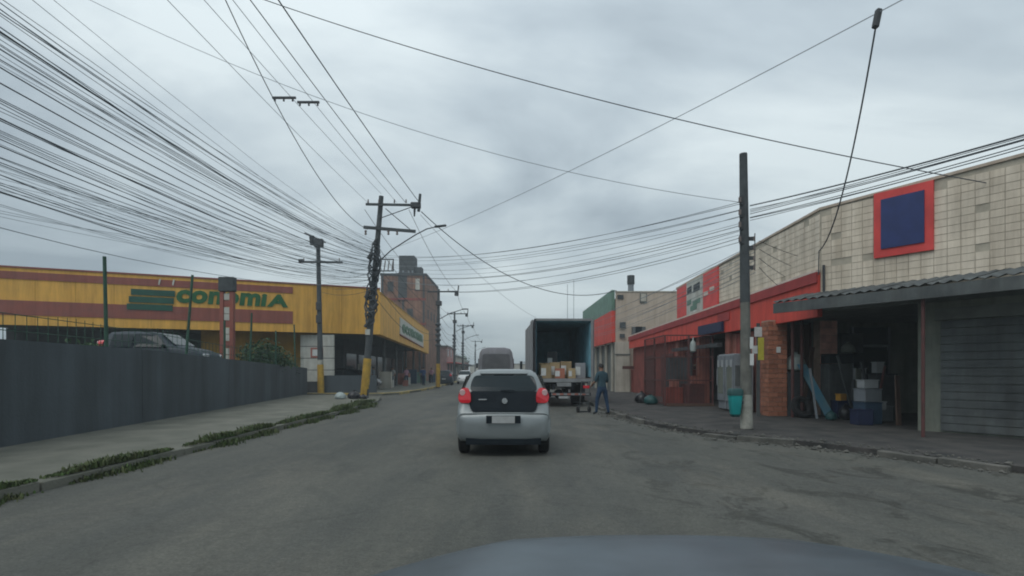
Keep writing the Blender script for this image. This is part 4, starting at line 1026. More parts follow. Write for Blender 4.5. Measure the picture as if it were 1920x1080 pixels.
# awning
aw = thing('awning', 'dark corrugated awning over the corner shop porch', 'awning', (7.4, 13.6, 3.1))
A0 = Vector((6.98, 14.75)); A1 = A0 + Vector((.5, -.866)) * 6.2; inn = Vector((.866, .5)) * 1.45
MB().wall(A1, A0, 3.04, 3.30, .0, -.06).build('fascia_board', M['corr'], aw, True)
nsh = 14
for k in range(nsh):
    a_, b_ = A0.lerp(A1, k / nsh), A0.lerp(A1, (k + 1) / nsh - .004); mb = MB()
    vs = []
    for i in range(9):
        p = a_.lerp(b_, i / 8); hz = .022 * math.cos(i * math.pi * .5); dz = .006 * (k % 2)
        vs += [(p.x - inn.x * .04, p.y - inn.y * .04, 3.335 + hz + dz), (p.x + inn.x, p.y + inn.y, 3.66 + hz + dz)]
    fs = [(2 * i, 2 * i + 2, 2 * i + 3, 2 * i + 1) for i in range(8)]
    mb.add(vs, fs); mb.add([(x, y, z - .012) for x, y, z in vs], [tuple(reversed(f)) for f in fs]); mb.build('sheet', M['corr'], aw, True)
for k in range(5):
    p = A0.lerp(A1, .03 + k * .235); MB().wall(p, p + inn, 3.06, 3.14, -.03, .03, 3.42, 3.5).build('rafter', M['chassis'], aw, True)
for t_ in (.02, .55, .97):
    p = A0.lerp(A1, t_) + inn * .08
    if t_ > .5: MB().cyl((p.x, p.y, .1), (p.x, p.y, 3.1), .035, .035, 8).build('post', M['rust'], aw, True)
pq = Vector((8.02, 16.6)); 
for k, dx_ in enumerate((0, .28)): single('steel_post', MB().cyl((8.55 + dx_, 16.9, .1), (8.55 + dx_, 16.9, 3.1), .045, .045, 8), M['rust'], ('red brown steel post next to the brick pillar', 'second red brown steel post, right of the first, in the porch')[k], 'post')

def sack(lb, x, y, z, r, h, m, seed, group=None, name='bag', cat='bag'):
    rs = random.Random(seed); mb = MB(); n = 14; prof = [(.55, 0), (.95, .12), (1.0, .35), (.86, .62), (.5, .82), (.16, .93), (.22, 1.0)]
    vs = []
    for i, (q, zz_) in enumerate(prof):
        for k in range(n):
            a_ = 2 * math.pi * k / n; w_ = 1 + .14 * noise.noise(Vector((math.cos(a_) * 2 + seed, math.sin(a_) * 2, zz_ * 3)))
            vs.append((x + r * q * w_ * math.cos(a_), y + r * q * w_ * math.sin(a_), z + h * zz_ * (1 + .1 * noise.noise(Vector((a_, seed, zz_))))))
    fs = [(i * n + k, i * n + (k + 1) % n, (i + 1) * n + (k + 1) % n, (i + 1) * n + k) for i in range(len(prof) - 1) for k in range(n)]
    fs += [tuple(range(n - 1, -1, -1)), tuple(range((len(prof) - 1) * n, len(prof) * n))]
    mb.add(vs, fs); return single(name, mb, M[m], lb, cat, group, smooth=True)
# clutter in the porch
bl = MB(); bl.plate([(0, 0, 0), (.27, .0, 0), (.27, .05, 0), (0, .05, 0)], (-.62, .5, 1.62))
single('board', MB().add([(v.x + 9.42, v.y + 16.6, v.z + .1) for v in bl.v], bl.f), M['blueboard'], 'pale blue board leaning askew in the porch', 'board')
def crate(lb, x, y, z, sx, sy, sz, m, rz=0, name='crate', cat='crate', group='goods heaped in the porch'):
    t = thing(name, lb, cat, (x, y, z), rz, group)
    MB().box(-sx / 2, sx / 2, -sy / 2, sy / 2, 0, sz).build('body', M[m], t, bevel=.012)
    MB().box(-sx / 2 - .01, sx / 2 + .01, -sy / 2 - .01, sy / 2 + .01, sz + .001, sz + .03).build('lid', M[m], t)
    return t
crate('tall dark cabinet behind the leaning blue board', 8.95, 17.5, .1, .7, .4, 1.35, 'shop_dark', 0, 'cabinet', 'cabinet')
crate('grey cabinet below the pink tiled column', 10.0, 17.1, .1, .75, .45, 1.6, 'corr', .05, 'cabinet', 'cabinet')
crate('black box on top of the grey cabinet', 10.0, 17.05, 1.74, .8, .4, .26, 'blackplastic', .1)
crate('pale box on a grey shelf left of the glazed door', 10.55, 16.9, 1.25, .3, .3, .32, 'white_pl', .1)
crate('narrow grey shelf unit left of the glazed door', 10.6, 16.95, .1, .55, .4, 1.1, 'corr', 0, 'shelf_unit', 'shelf')
crate('small orange box low on the clutter right of the blue board', 9.85, 16.6, .62, .22, .2, .18, 'orange', .2)
crate('dark blue chest right of the leaning board', 9.95, 16.6, .1, .6, .4, .5, 'navy', -.1)
crate('blue plastic drum box standing on the porch floor at right', 9.55, 14.9, .1, .5, .45, .55, 'blue_pl', .1)
crate('grey box on the blue drum box', 9.55, 14.9, .69, .5, .42, .32, 'fridge', .15)
crate('white carton on top of the grey box at right', 9.55, 14.9, 1.05, .40, .3, .2, 'white_pl', .05)
crate('white small box on the shelf behind the glazed door side', 10.75, 16.3, 1.45, .25, .2, .3, 'white_pl', .05)
crate('dark shelf unit by the glazed door', 10.95, 16.4, .1, .6, .4, 1.3, 'shop_dark', 0, 'shelf_unit', 'shelf')
for a in (('stack of pale boxes left of the glazed door', 10.85, 17.6, .1, .5, .4, 1.0, 'greywall'), ('dark chest hung high on the porch back wall', 11.0, 18.1, 2.1, .7, .35, .6, 'shop_dark'), ('grey green panel box high left of the glazed door', 10.75, 18.15, 1.5, .55, .3, .5, 'greywall'),
          ('pale box beneath the shelf by the door', 10.5, 15.7, .1, .35, .35, .4, 'fridge'), ('small white box beside the drum box', 9.95, 15.0, .46, .22, .2, .2, 'white_pl'), ('dark blue crate in front of the shutter side wall', 9.2, 14.6, .1, .4, .4, .38, 'navy')):
    crate(a[0], a[1], a[2], a[3], a[4], a[5], a[6], a[7], rc.uniform(-.2, .2))
rq = random.Random(5)
for k, (x, y, w_, h_, m, lean, lb) in enumerate(((9.05, 17.2, .12, 2.2, 'wood', .25, 'brown plank leaning behind the tyres in the porch'), (9.95, 16.4, .07, 1.9, 'corr', -.2, 'grey metal strip leaning right of the blue board'),
        (10.25, 16.5, .16, 1.5, 'greywall', .12, 'pale plank leaning on the grey cabinet'), (10.45, 16.2, .09, 1.7, 'shop_dark', -.15, 'dark plank leaning on the narrow shelf unit'),
        (10.1, 15.4, .05, 1.6, 'rust', .3, 'thin rusty rod leaning left of the blue drum box'), (9.98, 14.4, .14, 1.3, 'wood', .1, 'short brown plank right of the blue drum box'), (8.95, 16.4, .06, 1.5, 'fridge', -.1, 'pale pipe standing beside the red brown posts'))):
    single('plank', MB().cbox((x + lean * .4, y, .1 + h_ / 2), (w_, .04, h_), rq.uniform(-.3, .3), -.12, lean), M[m], lb, 'plank', 'planks leaning in the porch')
for k, (x, y, z, r_, h_, m, lb) in enumerate(((9.75, 16.2, .1, .2, .45, 'bag_black', 'black sack on the porch floor beside the blue board'), (10.35, 15.9, .1, .26, .5, 'corr', 'grey sack in front of the narrow shelf unit'), (9.15, 15.9, .1, .16, .28, 'teal_d', 'small dark green sack near the blue drum box'),
        (10.3, 17.0, 2.05, .2, .35, 'greywall', 'grey green bundle above the grey cabinet'), (9.9, 15.2, .1, .22, .34, 'bag_black', 'black sack behind the blue drum box'))):
    sack(lb, x, y, z, r_, h_, m, 40 + k, 'sacks in the porch')
for k, (x, y, r_) in enumerate(((8.75, 16.75, .33), (9.0, 17.0, .30))):
    t = thing('tyre', ('worn tyre standing left of the leaning blue board', 'second tyre behind the first, left of the blue board')[k], 'tyre', (x, y, .1))
    mb = MB(); n, m_ = 20, 8; vs = []
    for i in range(n):
        a_ = 2 * math.pi * i / n
        for j in range(m_):
            b_ = 2 * math.pi * j / m_; q = r_ - .09 + .09 * math.cos(b_); vs.append((q * math.cos(a_), .09 * math.sin(b_) + .12 * math.sin(a_), r_ + q * math.sin(a_)))
    fs = [(i * m_ + j, i * m_ + (j + 1) % m_, ((i + 1) % n) * m_ + (j + 1) % m_, ((i + 1) % n) * m_ + j) for i in range(n) for j in range(m_)]
    mb.add(vs, fs); mb.build('casing', M['rubber'], t, smooth=True)

sack('white sack lying on the dark cabinet above the blue board', 8.95, 17.5, 1.49, .30, .62, 'bag_white', 31)
# refrigerators against the facade
for k, (y, lb) in enumerate(((19.15, 'pale grey upright fridge nearer to the teal bin'), (19.95, 'pale grey upright fridge farther from the teal bin, next to the red cage'))):
    t = thing('fridge', lb, 'fridge', (7.85, y, .1), R(-2), 'upright fridges')
    MB().box(-.30, .34, -.36, .36, .06, 2.0).build('case', M['fridge'], t, bevel=.02)
    MB().box(-.345, -.303, -.34, .34, .35, 1.96).build('door', M['fridge'], t, bevel=.01)
    MB().box(-.35, -.347, -.25, .25, .6, 1.6).build('door_glass', M['greywall'], t)
    for s in (-1, 1): MB().box(-.362, -.352, s * .2 - .09, s * .2 + .09, 1.55, 1.8).build('sticker', M['white_pl'], t)
    MB().cyl((-.375, .29, .9), (-.375, .29, 1.5), .012, .012, 6).build('handle', M['chrome'], t)
    MB().box(-.28, .28, -.37, -.362, .9, 1.6).build('side_panel', M['corr'], t)

# red cage on the pavement
cg = thing('cage', 'dark red steel bar cage enclosing goods on the right pavement', 'cage', (7.1, 22.4, .1))
X0, X1, Y0, Y1, H = -.92, 1.0, 0, 3.4, 2.85
for x, y in ((X0, Y0), (X1, Y0), (X0, Y1), (X0, Y0 + 1.7), (X0 + .95, Y0)):
    MB().box(x - .03, x + .03, y - .03, y + .03, 0, H).build('corner_post', M['rust'], cg)
for z in (.06, 1.0, 1.95, H - .03):
    MB().box(X0 + .03, X1 - .03, Y0 - .022, Y0 + .022, z, z + .05).build('rail', M['rust'], cg)
    MB().box(X0 - .022, X0 + .022, Y0 + .03, Y1 - .03, z, z + .05).build('rail', M['rust'], cg)
bars = MB(); x = X0 + .1
while x < X1 - .05: bars.cyl((x, Y0, .1), (x, Y0, H - .05), .009, .009, 5); x += .13
y = Y0 + .1
while y < Y1 - .05: bars.cyl((X0, y, .1), (X0, y, H - .05), .009, .009, 5); y += .13
o = bars.build('bars', M['rust'], cg); o['kind'] = 'stuff'
CG = 'goods kept in the red cage'
crate('pale bundle standing in the right half of the cage', 7.55, 22.95, .98, .4, .35, .3, 'salmon', .1, 'bundle', 'bundle', CG)
crate('dark red chest under the pale bundle in the cage', 7.5, 23.0, .1, .8, .5, .84, 'rust', 0, 'chest', 'chest', CG)
crate('brown chest in the left half of the cage', 6.7, 23.1, .1, .7, .5, .7, 'brownwall', 0, 'chest', 'chest', CG)
crate('small pinkish box on the brown chest in the cage', 6.72, 23.0, .84, .3, .3, .28, 'salmon', 0.2, 'box', 'box', CG)
crate('tall dark cupboard at the back of the cage', 7.4, 24.6, .1, 1.0, .6, 2.0, 'shop_dark', 0, 'cupboard', 'cupboard', CG)
hb_ = MB(); hb_.lathe((7.28, 22.3, 2.25), [(.04, 0), (.12, .05), (.13, .28), (.10, .42), (.03, .5), (.02, .62)], 10)
single('hanging_bag', hb_, M['bag_white'], 'white bag hanging from the top rail of the red cage', 'bag', smooth=True)
sack('dark sack slumped at the left foot of the red cage', 5.85, 23.4, .1, .30, .42, 'teal_d', 3, 'sacks by the cage')
sack('black sack behind the dark sack by the red cage', 5.75, 24.6, .1, .32, .5, 'bag_black', 5, 'sacks by the cage')
single('timber', MB().cbox((7.1, 22.1, .15), (1.9, .12, .09), .03), M['wood'], 'long timber lying along the front foot of the cage', 'timber')

# rubbish at the tall pole
sack('pale rubbish bag left of the leaning pole base', -8.55, 27.6, .11, .28, .36, 'bag_white', 7, 'rubbish at the leaning pole')
sack('black rubbish bag against the leaning pole base', -7.95, 27.9, .11, .33, .42, 'bag_black', 9, 'rubbish at the leaning pole')
sack('smaller black rubbish bag at the kerb by the leaning pole', -7.4, 27.6, .11, .22, .24, 'bag_black', 12, 'rubbish at the leaning pole')

# ================================================================== BEIGE BUILDING WITH RED SIDE (right, beyond)
b2 = thing('shop_building', 'beige building with plain end wall and red street side behind the cage', 'building', (6.9, 37, 0))
E0, E1, E2 = Vector((6.95, 37)), Vector((13, 37)), Vector((6.75, 51))
MB().wall(E0, E1, 3.45, 6.76, -.0, -.3).build('end_wall', M['beige'], b2, True)
MB().wall(E0 + Vector((.9, 0)), E1, .1, 3.447, -.05, -.3).build('lower_end_wall', M['beige'], b2, True)
MB().wall(E0 + Vector((-.06, 0)), E0 + Vector((.88, 0)), .1, 3.44, .10, -.3).build('pilaster', M['cream'], b2, True)
MB().wall(E0 + Vector((-.10, 0)), E0 + Vector((.92, 0)), 2.55, 2.64, .14, .103).build('pilaster_band', M['soffit'], b2, True)
MB().wall(E2, E0 + Vector((0, .31)), 3.45, 5.55, .0, .25).build('red_side_wall', M['red'], b2, True)
MB().wall(E2, E0 + Vector((0, .31)), 5.555, 6.95, .04, .25).build('green_signboard', M['green_sign'], b2, True)
MB().wall(E2, E0 + Vector((0, .31)), .1, 3.447, -.3, -.15).build('lower_side_wall', M['corr'], b2, True)
a_ = E0 + Vector((-.04, 1.2)); MB().box(a_.x - .05, a_.x + .02, a_.y, a_.y + 1.6, 4.3, 5.2).build('side_notice', M['sign_white'], b2, True)
for k in range(5):
    y = 38.2 + k * 2.5; MB().box(6.85, 7.0, y, y + .22, .1, 3.44).build('side_pier', M['cream'], b2, True)
    MB().box(7.02, 7.08, y + .3, y + 2.3, .12, 2.8).build('shutter', M['soffit'], b2, True)
MB().poly([(6.8, 51), (E0.x + .05, E0.y + .3), (13, 37.3), (13, 51)], 6.3, 6.4).build('roof', M['roofing'], b2, True)
MB().wall(E0 + Vector((-.03, 0)), E1, 6.763, 6.83, .04, -.3).build('coping', M['cream'], b2, True)
def fx(px, py, w_, h_, m, name, d0=-.06, d1=-.003, par_=b2):
    x = (px - 960) / 1040 * 37; z = 1.52 + (695 - py) / 1040 * 37
    return MB().box(x - w_ / 2, x + w_ / 2, 37 + d0, 37 + d1, z - h_ / 2, z + h_ / 2).build(name, M[m], par_, True)
fx(1163, 557, .40, .28, 'pole_dark', 'vent')
wf = fx(1206, 559, .46, .66, 'soffit', 'old_unit_frame'); fx(1206, 558, .34, .5, 'cream', 'old_unit_patch', -.08, -.063)
fx(1167, 610, .40, .40, 'pole_dark', 'window_small', -.16, -.10); fx(1166, 630, .34, .26, 'pole_dark', 'window_small', -.16, -.10)
acu = fx(1196, 624, .85, .75, 'corr', 'air_conditioner', -.40, -.003); fx(1195, 620, .42, .48, 'blackplastic', 'fan_grille', -.43, -.403)
MB().wall(E0 + Vector((1.3, 0)), E1, 1.75, 2.98, .55, .45, 2.0, 3.1).build('red_awning', M['red_sign'], b2, True)
MB().wall(E0 + Vector((.3, 0)), E1, 1.62, 1.82, .62, .56).build('awning_bar', M['rust'], b2, True)
for k in range(9):
    MB().wall(E0 + Vector((1.0 + k * .5, 0)), E0 + Vector((1.46 + k * .5, 0)), .1, 1.6, .03, -.049).build('gate_board', M['brownwall'], b2, True)
ck = thing('chimney_pipe', 'pale vent pipe with dark cap on the beige building roof', 'chimney', (8.1, 37.8, 6.4))
MB().cyl((0, 0, 0), (0, 0, 1.0), .20, .20, 12).build('pipe', M['fridge'], ck); MB().cyl((0, 0, 1.0), (0, 0, 1.6), .25, .25, 12).build('cap', M['pole_dark'], ck)
for k, (x, h) in enumerate(((5.2, 9.6), (5.9, 10.2))):
    single('antenna_mast', MB().cyl((x, 52 + k, 0.1), (x, 52 + k, h), .03, .02, 6), M['cable_g'], ('thin antenna mast behind the truck', 'second thin antenna mast behind the truck, nearer the red wall')[k], 'mast')

# ================================================================== BRICK BLOCK AND FAR BUILDINGS
bk = thing('brick_block', 'unfinished brick apartment block with dark water tank on its roof', 'building', (-13.4, 74, 0))
XL, XR, YF = -17.5, -11.5, 74.0
MB().box(XL, XR, YF, YF + 12, 0, 14.2).build('walls', M['brickwall'], bk, True)
MB().box(XL - .1, XR + .1, YF - .1, YF + 12.1, 14.203, 14.5).build('roof_edge', M['pole_dark'], bk, True)
for z in (4.4, 7.6, 10.9): MB().box(XL - .02, XR + .04, YF - .06, YF - .003, z, z + .3).build('floor_beam', M['brownwall'], bk, True)
for k in range(3): MB().box(XL + .1 + k * 2.75, XL + .35 + k * 2.75, YF - .05, YF - .003, .1, 14.2).build('concrete_column', M['pole_dark'], bk, True)
for x, z, w_, h_, m in ((-12.6, 12.3, .55, 1.5, 'sign_white'), (-14.6, 11.0, 1.2, 3.6, 'pole_dark'), (-13.6, 8.6, .8, 1.2, 'shop_dark'), (-12.6, 5.6, .8, 1.2, 'shop_dark'), (-16.2, 12.2, .8, 1.2, 'shop_dark')):
    wf = MB().box(x - w_ / 2, x + w_ / 2, YF - .03, YF - .004, z, z + h_).build('window', M[m], bk, True)
    MB().box(x - w_ / 2 - .08, x + w_ / 2 + .08, YF - .14, YF - .033, z - .1, z - .003).build('sill', M['pole_dark'], wf, True)
for k in range(4):
    MB().box(XR + .004, XR + .03, YF + 1.5 + k * 3, YF + 2.5 + k * 3, 8.6, 9.8).build('window', M['shop_dark'], bk, True)
tkh = MB().box(-15.2, -13.15, YF + .6, YF + 3, 14.5, 17.0).build('tank_room', M['pole_dark'], bk, True)
MB().box(-13.1, -12.2, YF + .8, YF + 2.4, 14.5, 15.5).build('stair_head', M['pole_dark'], bk, True)
for x in (-14.75, -14.0, -13.5): MB().box(x, x + .22, YF + .57, YF + .597, 14.7, 15.0).build('vent', M['fridge'], tkh, True)

def house(lb, x0, x1, y0, y1, h, m, roof='roofing', aw_m=None, group='far buildings along the street', side=1):
    t = thing('house', lb, 'building', ((x0 + x1) / 2, y0, 0), 0, group); cx = (x0 + x1) / 2
    wl = MB().box(x0 - cx, x1 - cx, 0, y1 - y0, 0, h).build('walls', M[m], t)
    MB().box(x0 - cx - .2, x1 - cx + .2, -.2, y1 - y0 + .2, h + .003, h + .22).build('roof', M[roof], t)
    xs = (x1 - cx) if side > 0 else (x0 - cx); n = max(1, int((y1 - y0) / 4))
    for k in range(n):
        y = (k + .25) * (y1 - y0) / n; wdt = .45 * (y1 - y0) / n
        MB().box(min(xs, xs + side * .03) + .004 * side, max(xs, xs + side * .03) + .004 * side, y, y + wdt, .1, 2.6).build('shop_front', M['shop_dark'], t)
        if h > 5: 
            w_ = MB().box(min(xs, xs + side * .03) + .004 * side, max(xs, xs + side * .03) + .004 * side, y, y + wdt * .6, 3.9, 5.1).build('window', M['glass'], t)
            MB().box(min(xs, xs + side * .12) + .036 * side, max(xs, xs + side * .12) + .036 * side, y - .1, y + wdt * .6 + .1, 3.78, 3.88).build('sill', M['cream'], w_)
    MB().box(-.6, .6, -.03, -.004, h * .55, h * .55 + 1.1).build('window', M['shop_dark'], t)
    if aw_m:
        MB().box(min(xs, xs + side * 1.6), max(xs, xs + side * 1.6), .3, y1 - y0 - .3, 2.75, 2.9).build('shop_awning', M[aw_m], t)
    return t
house('pinkish low shop house left of the far poles', -18, -10.6, 90, 104, 5.4, 'pinkwall', aw_m='red_sign')
house('far cream building with dark awning beyond the pink house', -19, -10.9, 105, 128, 4.2, 'cream', aw_m='chassis')
house('farthest low house at the left end of the street', -22, -12.5, 132, 160, 3.8, 'salmon', aw_m='chassis')
house('small far building across the end of the street', -16, -5.0, 210, 222, 3.6, 'cream')
house('far cream shop hidden mostly behind the box truck', 6.4, 15, 53, 68, 4.6, 'cream', side=-1)
house('far pink shop on the right beyond the cream shop', 5.8, 15, 70, 96, 4.2, 'pinkwall', side=-1)
house('far brownish building on the right near the horizon', 4.2, 14, 98, 150, 3.9, 'salmon', side=-1)
house('far pale building on the right at the end of the street', -1.0, 12, 180, 200, 3.6, 'cream', side=-1)

# ================================================================== PLANTS
def leaf_cloud(n, fn, size, seed, flat=.6):
    rs = random.Random(seed); mb = MB()
    for _ in range(n):
        c = fn(rs)
        if c is None: continue
        c = Vector(c); s = size * rs.uniform(.6, 1.3)
        a_ = Vector((rs.gauss(0, 1), rs.gauss(0, 1), rs.gauss(0, flat))).normalized(); b_ = a_.orthogonal().normalized()
        b_ = (Matrix.Rotation(rs.uniform(0, 6.28), 3, a_) @ b_)
        mb.add([c, c + a_ * s * .5 + b_ * s * .28, c + a_ * s, c + a_ * s * .5 - b_ * s * .28], [(0, 1, 2, 3)])
    return mb
def shrub(lb, x, y, z, rx, ry, rz_, n, seed, size=.14, group=None, name='shrub', trunk=.4, cat='shrub'):
    t = thing(name, lb, cat, (x, y, z), 0, group)
    def fn(rs):
        v = Vector((rs.gauss(0, 1), rs.gauss(0, 1), rs.gauss(0, 1))).normalized() * (rs.random() ** .4)
        k = 1 + .45 * noise.noise(v * 2.3 + Vector((seed, 0, 0)))
        if noise.noise(v * 4 + Vector((0, seed, 0))) < -.25: return None
        return (v.x * rx * k, v.y * ry * k, rz_ * .9 + trunk + v.z * rz_ * k)
    leaf_cloud(n, fn, size, seed).build('crown', M['leaf'], t)
    mb = MB()
    for k in range(4):
        a_ = k * 1.7 + seed; mb.tube([(0, 0, -.05), (math.cos(a_) * rx * .2, math.sin(a_) * ry * .2, trunk + rz_ * .5), (math.cos(a_) * rx * .5, math.sin(a_) * ry * .5, trunk + rz_ * 1.2)], [.06, .04, .02], 5)
    mb.build('trunk' if name == 'tree' else 'stem', M['bark'], t); return t
shrub('dark green shrub behind the fence right of the pylon sign', -12.6, 28.0, 1.3, 1.25, .8, .85, 3200, 5, .15, 'shrubs behind the fence', trunk=.1)
shrub('lower dark green shrub next to the white panelled wall', -13.0, 31.2, .6, .9, .7, .9, 1800, 8, .15, 'shrubs behind the fence', trunk=.2)
shrub('green shrub at the near left behind the fence', -13.2, 17.2, 1.38, .7, .7, .5, 1400, 15, .13, 'shrubs behind the fence', trunk=.1)
shrub('far round tree past the last pole on the left', -17, 168, 0, 4, 4, 2.6, 1800, 21, .7, 'far trees', 'tree', 1.5, 'tree')
shrub('far low tree at the vanishing end of the street', -24, 230, 0, 6, 5, 3.0, 1800, 23, .9, 'far trees', 'tree', 1.5, 'tree')
# weeds along the left kerb
rs = random.Random(17); mb = MB()
def lkx(y):
    for (x0, y0), (x1, y1) in zip(LK[:-1], LK[1:]):
        if y0 <= y <= y1: return x0 + (x1 - x0) * (y - y0) / (y1 - y0)
    return LK[-1][0]
for _ in range(34000):
    y = rs.uniform(2.5, 28); d_ = noise.noise(Vector((y * .55, 2.7, 0))) + .35 * noise.noise(Vector((y * 1.9, 7.7, 0)))
    d_ += .05 + .08 * math.exp(-((y - 12) / 4) ** 2) - .010 * max(0, y - 14)
    if d_ < -.12 + rs.uniform(-.1, .25): continue
    wdt = (.16 + .34 * max(0, d_)) * min(1, max(.5, (y - 3) / 10)); x = lkx(y) + .06 + rs.gauss(0, wdt * .6)
    base = .11 if x < lkx(y) else (.135 if x < lkx(y) + .15 else .0)
    near = min(1, max(.45, (y - 4) / 10))
    h = near * (.09 + .30 * max(0, d_) * rs.random()) * rs.uniform(.5, 1.2); a_ = rs.uniform(0, 6.28); ln_ = h * rs.uniform(.15, .7); w_ = rs.uniform(.008, .018)
    q = Vector((math.cos(a_), math.sin(a_), 0)); s_ = Vector((-q.y, q.x, 0)); b0 = Vector((x, y, base))
    m1 = b0 + q * ln_ * .4 + Vector((0, 0, h * .7)); tpp = b0 + q * ln_ + Vector((0, 0, h))
    mb.add([b0 - s_ * w_, b0 + s_ * w_, m1 + s_ * w_ * .8, m1 - s_ * w_ * .8, tpp], [(0, 1, 2, 3), (3, 2, 4)])
o = mb.build('weeds', M['weed'], None); props(o, 'green weeds growing along the left kerb', 'weeds', None, 'stuff')

# ================================================================== PEOPLE
def person(lb, loc, rz, J, shirt, trouser, hands=None, scale=1.0, group=None):
    """J: joint -> (x, y, z, radius); one skinned surface with clothing as material zones"""
    bones = [('pelvis', 'waist'), ('waist', 'chest'), ('chest', 'neck'), ('neck', 'jaw'), ('jaw', 'head'), ('head', 'crown')]
    for s in ('l', 'r'):
        bones += [('chest', 'sh_' + s), ('sh_' + s, 'el_' + s), ('el_' + s, 'wr_' + s), ('wr_' + s, 'ha_' + s),
                  ('pelvis', 'hip_' + s), ('hip_' + s, 'kn_' + s), ('kn_' + s, 'an_' + s), ('an_' + s, 'to_' + s)]
    names = list(J); idx = {n: i for i, n in enumerate(names)}
    me = bpy.data.meshes.new('p'); me.from_pydata([J[n][:3] for n in names], [(idx[a_], idx[b_]) for a_, b_ in bones], [])
    ob = bpy.data.objects.new('p', me); col.objects.link(ob)
    ob.modifiers.new('skin', 'SKIN'); sv = me.skin_vertices[0].data
    for n in names:
        r_ = J[n][3]; sv[idx[n]].radius = r_ if isinstance(r_, tuple) else (r_, r_)
        sv[idx[n]].use_root = (n == 'pelvis')
    ss = ob.modifiers.new('sub', 'SUBSURF'); ss.levels = 2; ss.render_levels = 2
    dg = bpy.context.evaluated_depsgraph_get(); dg.update()
    em = bpy.data.meshes.new_from_object(ob.evaluated_get(dg)); bpy.data.objects.remove(ob)
    mb = MB(); mb.add([v.co.copy() for v in em.vertices], [tuple(p.vertices) for p in em.polygons]); bpy.data.meshes.remove(em)
    t = thing('person', lb, 'person', loc, rz, group, scale)
    # fingers
    for s in ('l', 'r'):
        h = Vector(J['ha_' + s][:3]); wv = Vector(J['wr_' + s][:3]); d = (h - wv).normalized(); sd_ = d.cross(Vector((0, 1, 0.2))).normalized()
        for k in range(4):
            b0 = h + sd_ * (-.027 + .018 * k); l_ = (.06, .07, .066, .05)[k]
            mb.tube([b0 - d * .01, b0 + d * l_ * .6, b0 + d * l_ * .9 + Vector((0, .02, 0))], [.0095, .009, .007], 5)
        b0 = wv + d * .03 + sd_ * .03; mb.tube([b0, b0 + d * .03 + sd_ * .02, b0 + d * .06 + sd_ * .018], [.011, .010, .008], 5)
    # head features: nose and ears
    hd = Vector(J['head'][:3]); rr = .085
    mb.cyl(hd + Vector((0, rr * .95, -.01)), hd + Vector((0, rr * 1.25, -.035)), .012, .016, 6)
    for s in (-1, 1): mb.cyl(hd + Vector((s * .070, -.005, -.035)), hd + Vector((s * .083, -.012, .02)), .014, .018, 6)
    zs = J['pelvis'][2]; mis = []
    for f in mb.f:
        c = sum((mb.v[i] for i in f), Vector()) / len(f)
        arm = any((c - Vector(J[k + s][:3])).length < .16 for k in ('wr_', 'ha_') for s in 'lr') or (min((c - Vector(J['el_' + s][:3]).lerp(Vector(J['wr_' + s][:3]), .5)).length for s in 'lr') < .13)
        if c.z < .085: mis.append(3)
        elif c.z > J['neck'][2] + .01 or (arm and abs(c.x) > .17 - .0): mis.append(0)
        elif c.z < zs + .02: mis.append(2)
        else: mis.append(1)
    mb.mi = mis
    mb.build('body', [M['skin'], M[shirt], M[trouser], M['shoe']], t, smooth=True)
    hr_ = MB(); n = 12; vs = []
    for i in range(6):
        ph = i / 5 * math.pi * .55
        for k in range(n):
            a_ = 2 * math.pi * k / n; q = .098
            front = max(0, math.sin(a_))
            vs.append(hd + Vector((q * .86 * math.sin(ph) * math.cos(a_), q * 1.05 * math.sin(ph) * math.sin(a_) - .008, q * 1.22 * math.cos(ph) + .018 + front * ph * .03)))
    fs = [(i * n + k, (i + 1) * n + k, (i + 1) * n + (k + 1) % n, i * n + (k + 1) % n) for i in range(5) for k in range(n)]
    hr_.add(vs, fs); hr_.build('hair', M['hair'], t, smooth=True)
    return t
def stand(stance=.13, al=(.24, .12), ar=(.24, .12), lean=0.0, step=0.0):
    J = dict(pelvis=(0, 0, .93, (.155, .11)), waist=(0, .01 + lean * .3, 1.08, (.145, .10)), chest=(0, lean * .8, 1.30, (.165, .115)), neck=(0, lean + .01, 1.47, (.058, .058)),
             jaw=(0, lean + .03, 1.53, (.062, .072)), head=(0, lean + .035, 1.60, (.078, .092)), crown=(0, lean + .03, 1.67, (.06, .07)))
    for s, k, (ex, wy), st in (('l', -1, al, step), ('r', 1, ar, -step)):
        J['sh_' + s] = (k * .175, lean * .9, 1.385, (.068, .068)); J['el_' + s] = (k * ex, lean - .02 + wy * .15, 1.12, (.048, .048))
        J['wr_' + s] = (k * (ex - .01), lean + wy, .90 + wy * .6, (.033, .033)); J['ha_' + s] = (k * (ex - .02), lean + wy + .03, .82 + wy * .75, (.036, .02))
        J['hip_' + s] = (k * .095, 0, .86, (.098, .105)); J['kn_' + s] = (k * (stance + .01), st * .5 + .02, .48, (.066, .07)); J['an_' + s] = (k * (stance + .03), st - .02, .085, (.045, .048))
        J['to_' + s] = (k * (stance + .05), st + .14, .035, (.042, .03))
    return J
person('person in dark teal shirt and blue jeans standing beside the truck tail', (3.12, 19.2, 0.0), R(28), stand(.15, (.25, .22), (.27, .30), .03, .10), 'shirt_t', 'denim', scale=1.02)
PGp = 'people at the supermarket entrance'
person('person in white top walking past the supermarket columns', (-10.4, 48.5, .12), R(150), stand(.1, (.24, .1), (.24, .1), .02, .14), 'shirt_w', 'khaki', group=PGp)
person('person in pink top under the supermarket canopy', (-10.1, 53, .12), R(-160), stand(.1), 'shirt_p', 'denim', group=PGp)
person('person in blue shirt near the far yellow pole base', (-8.3, 52, .12), R(-20), stand(.1, step=.1), 'shirt_b', 'denim', group=PGp)
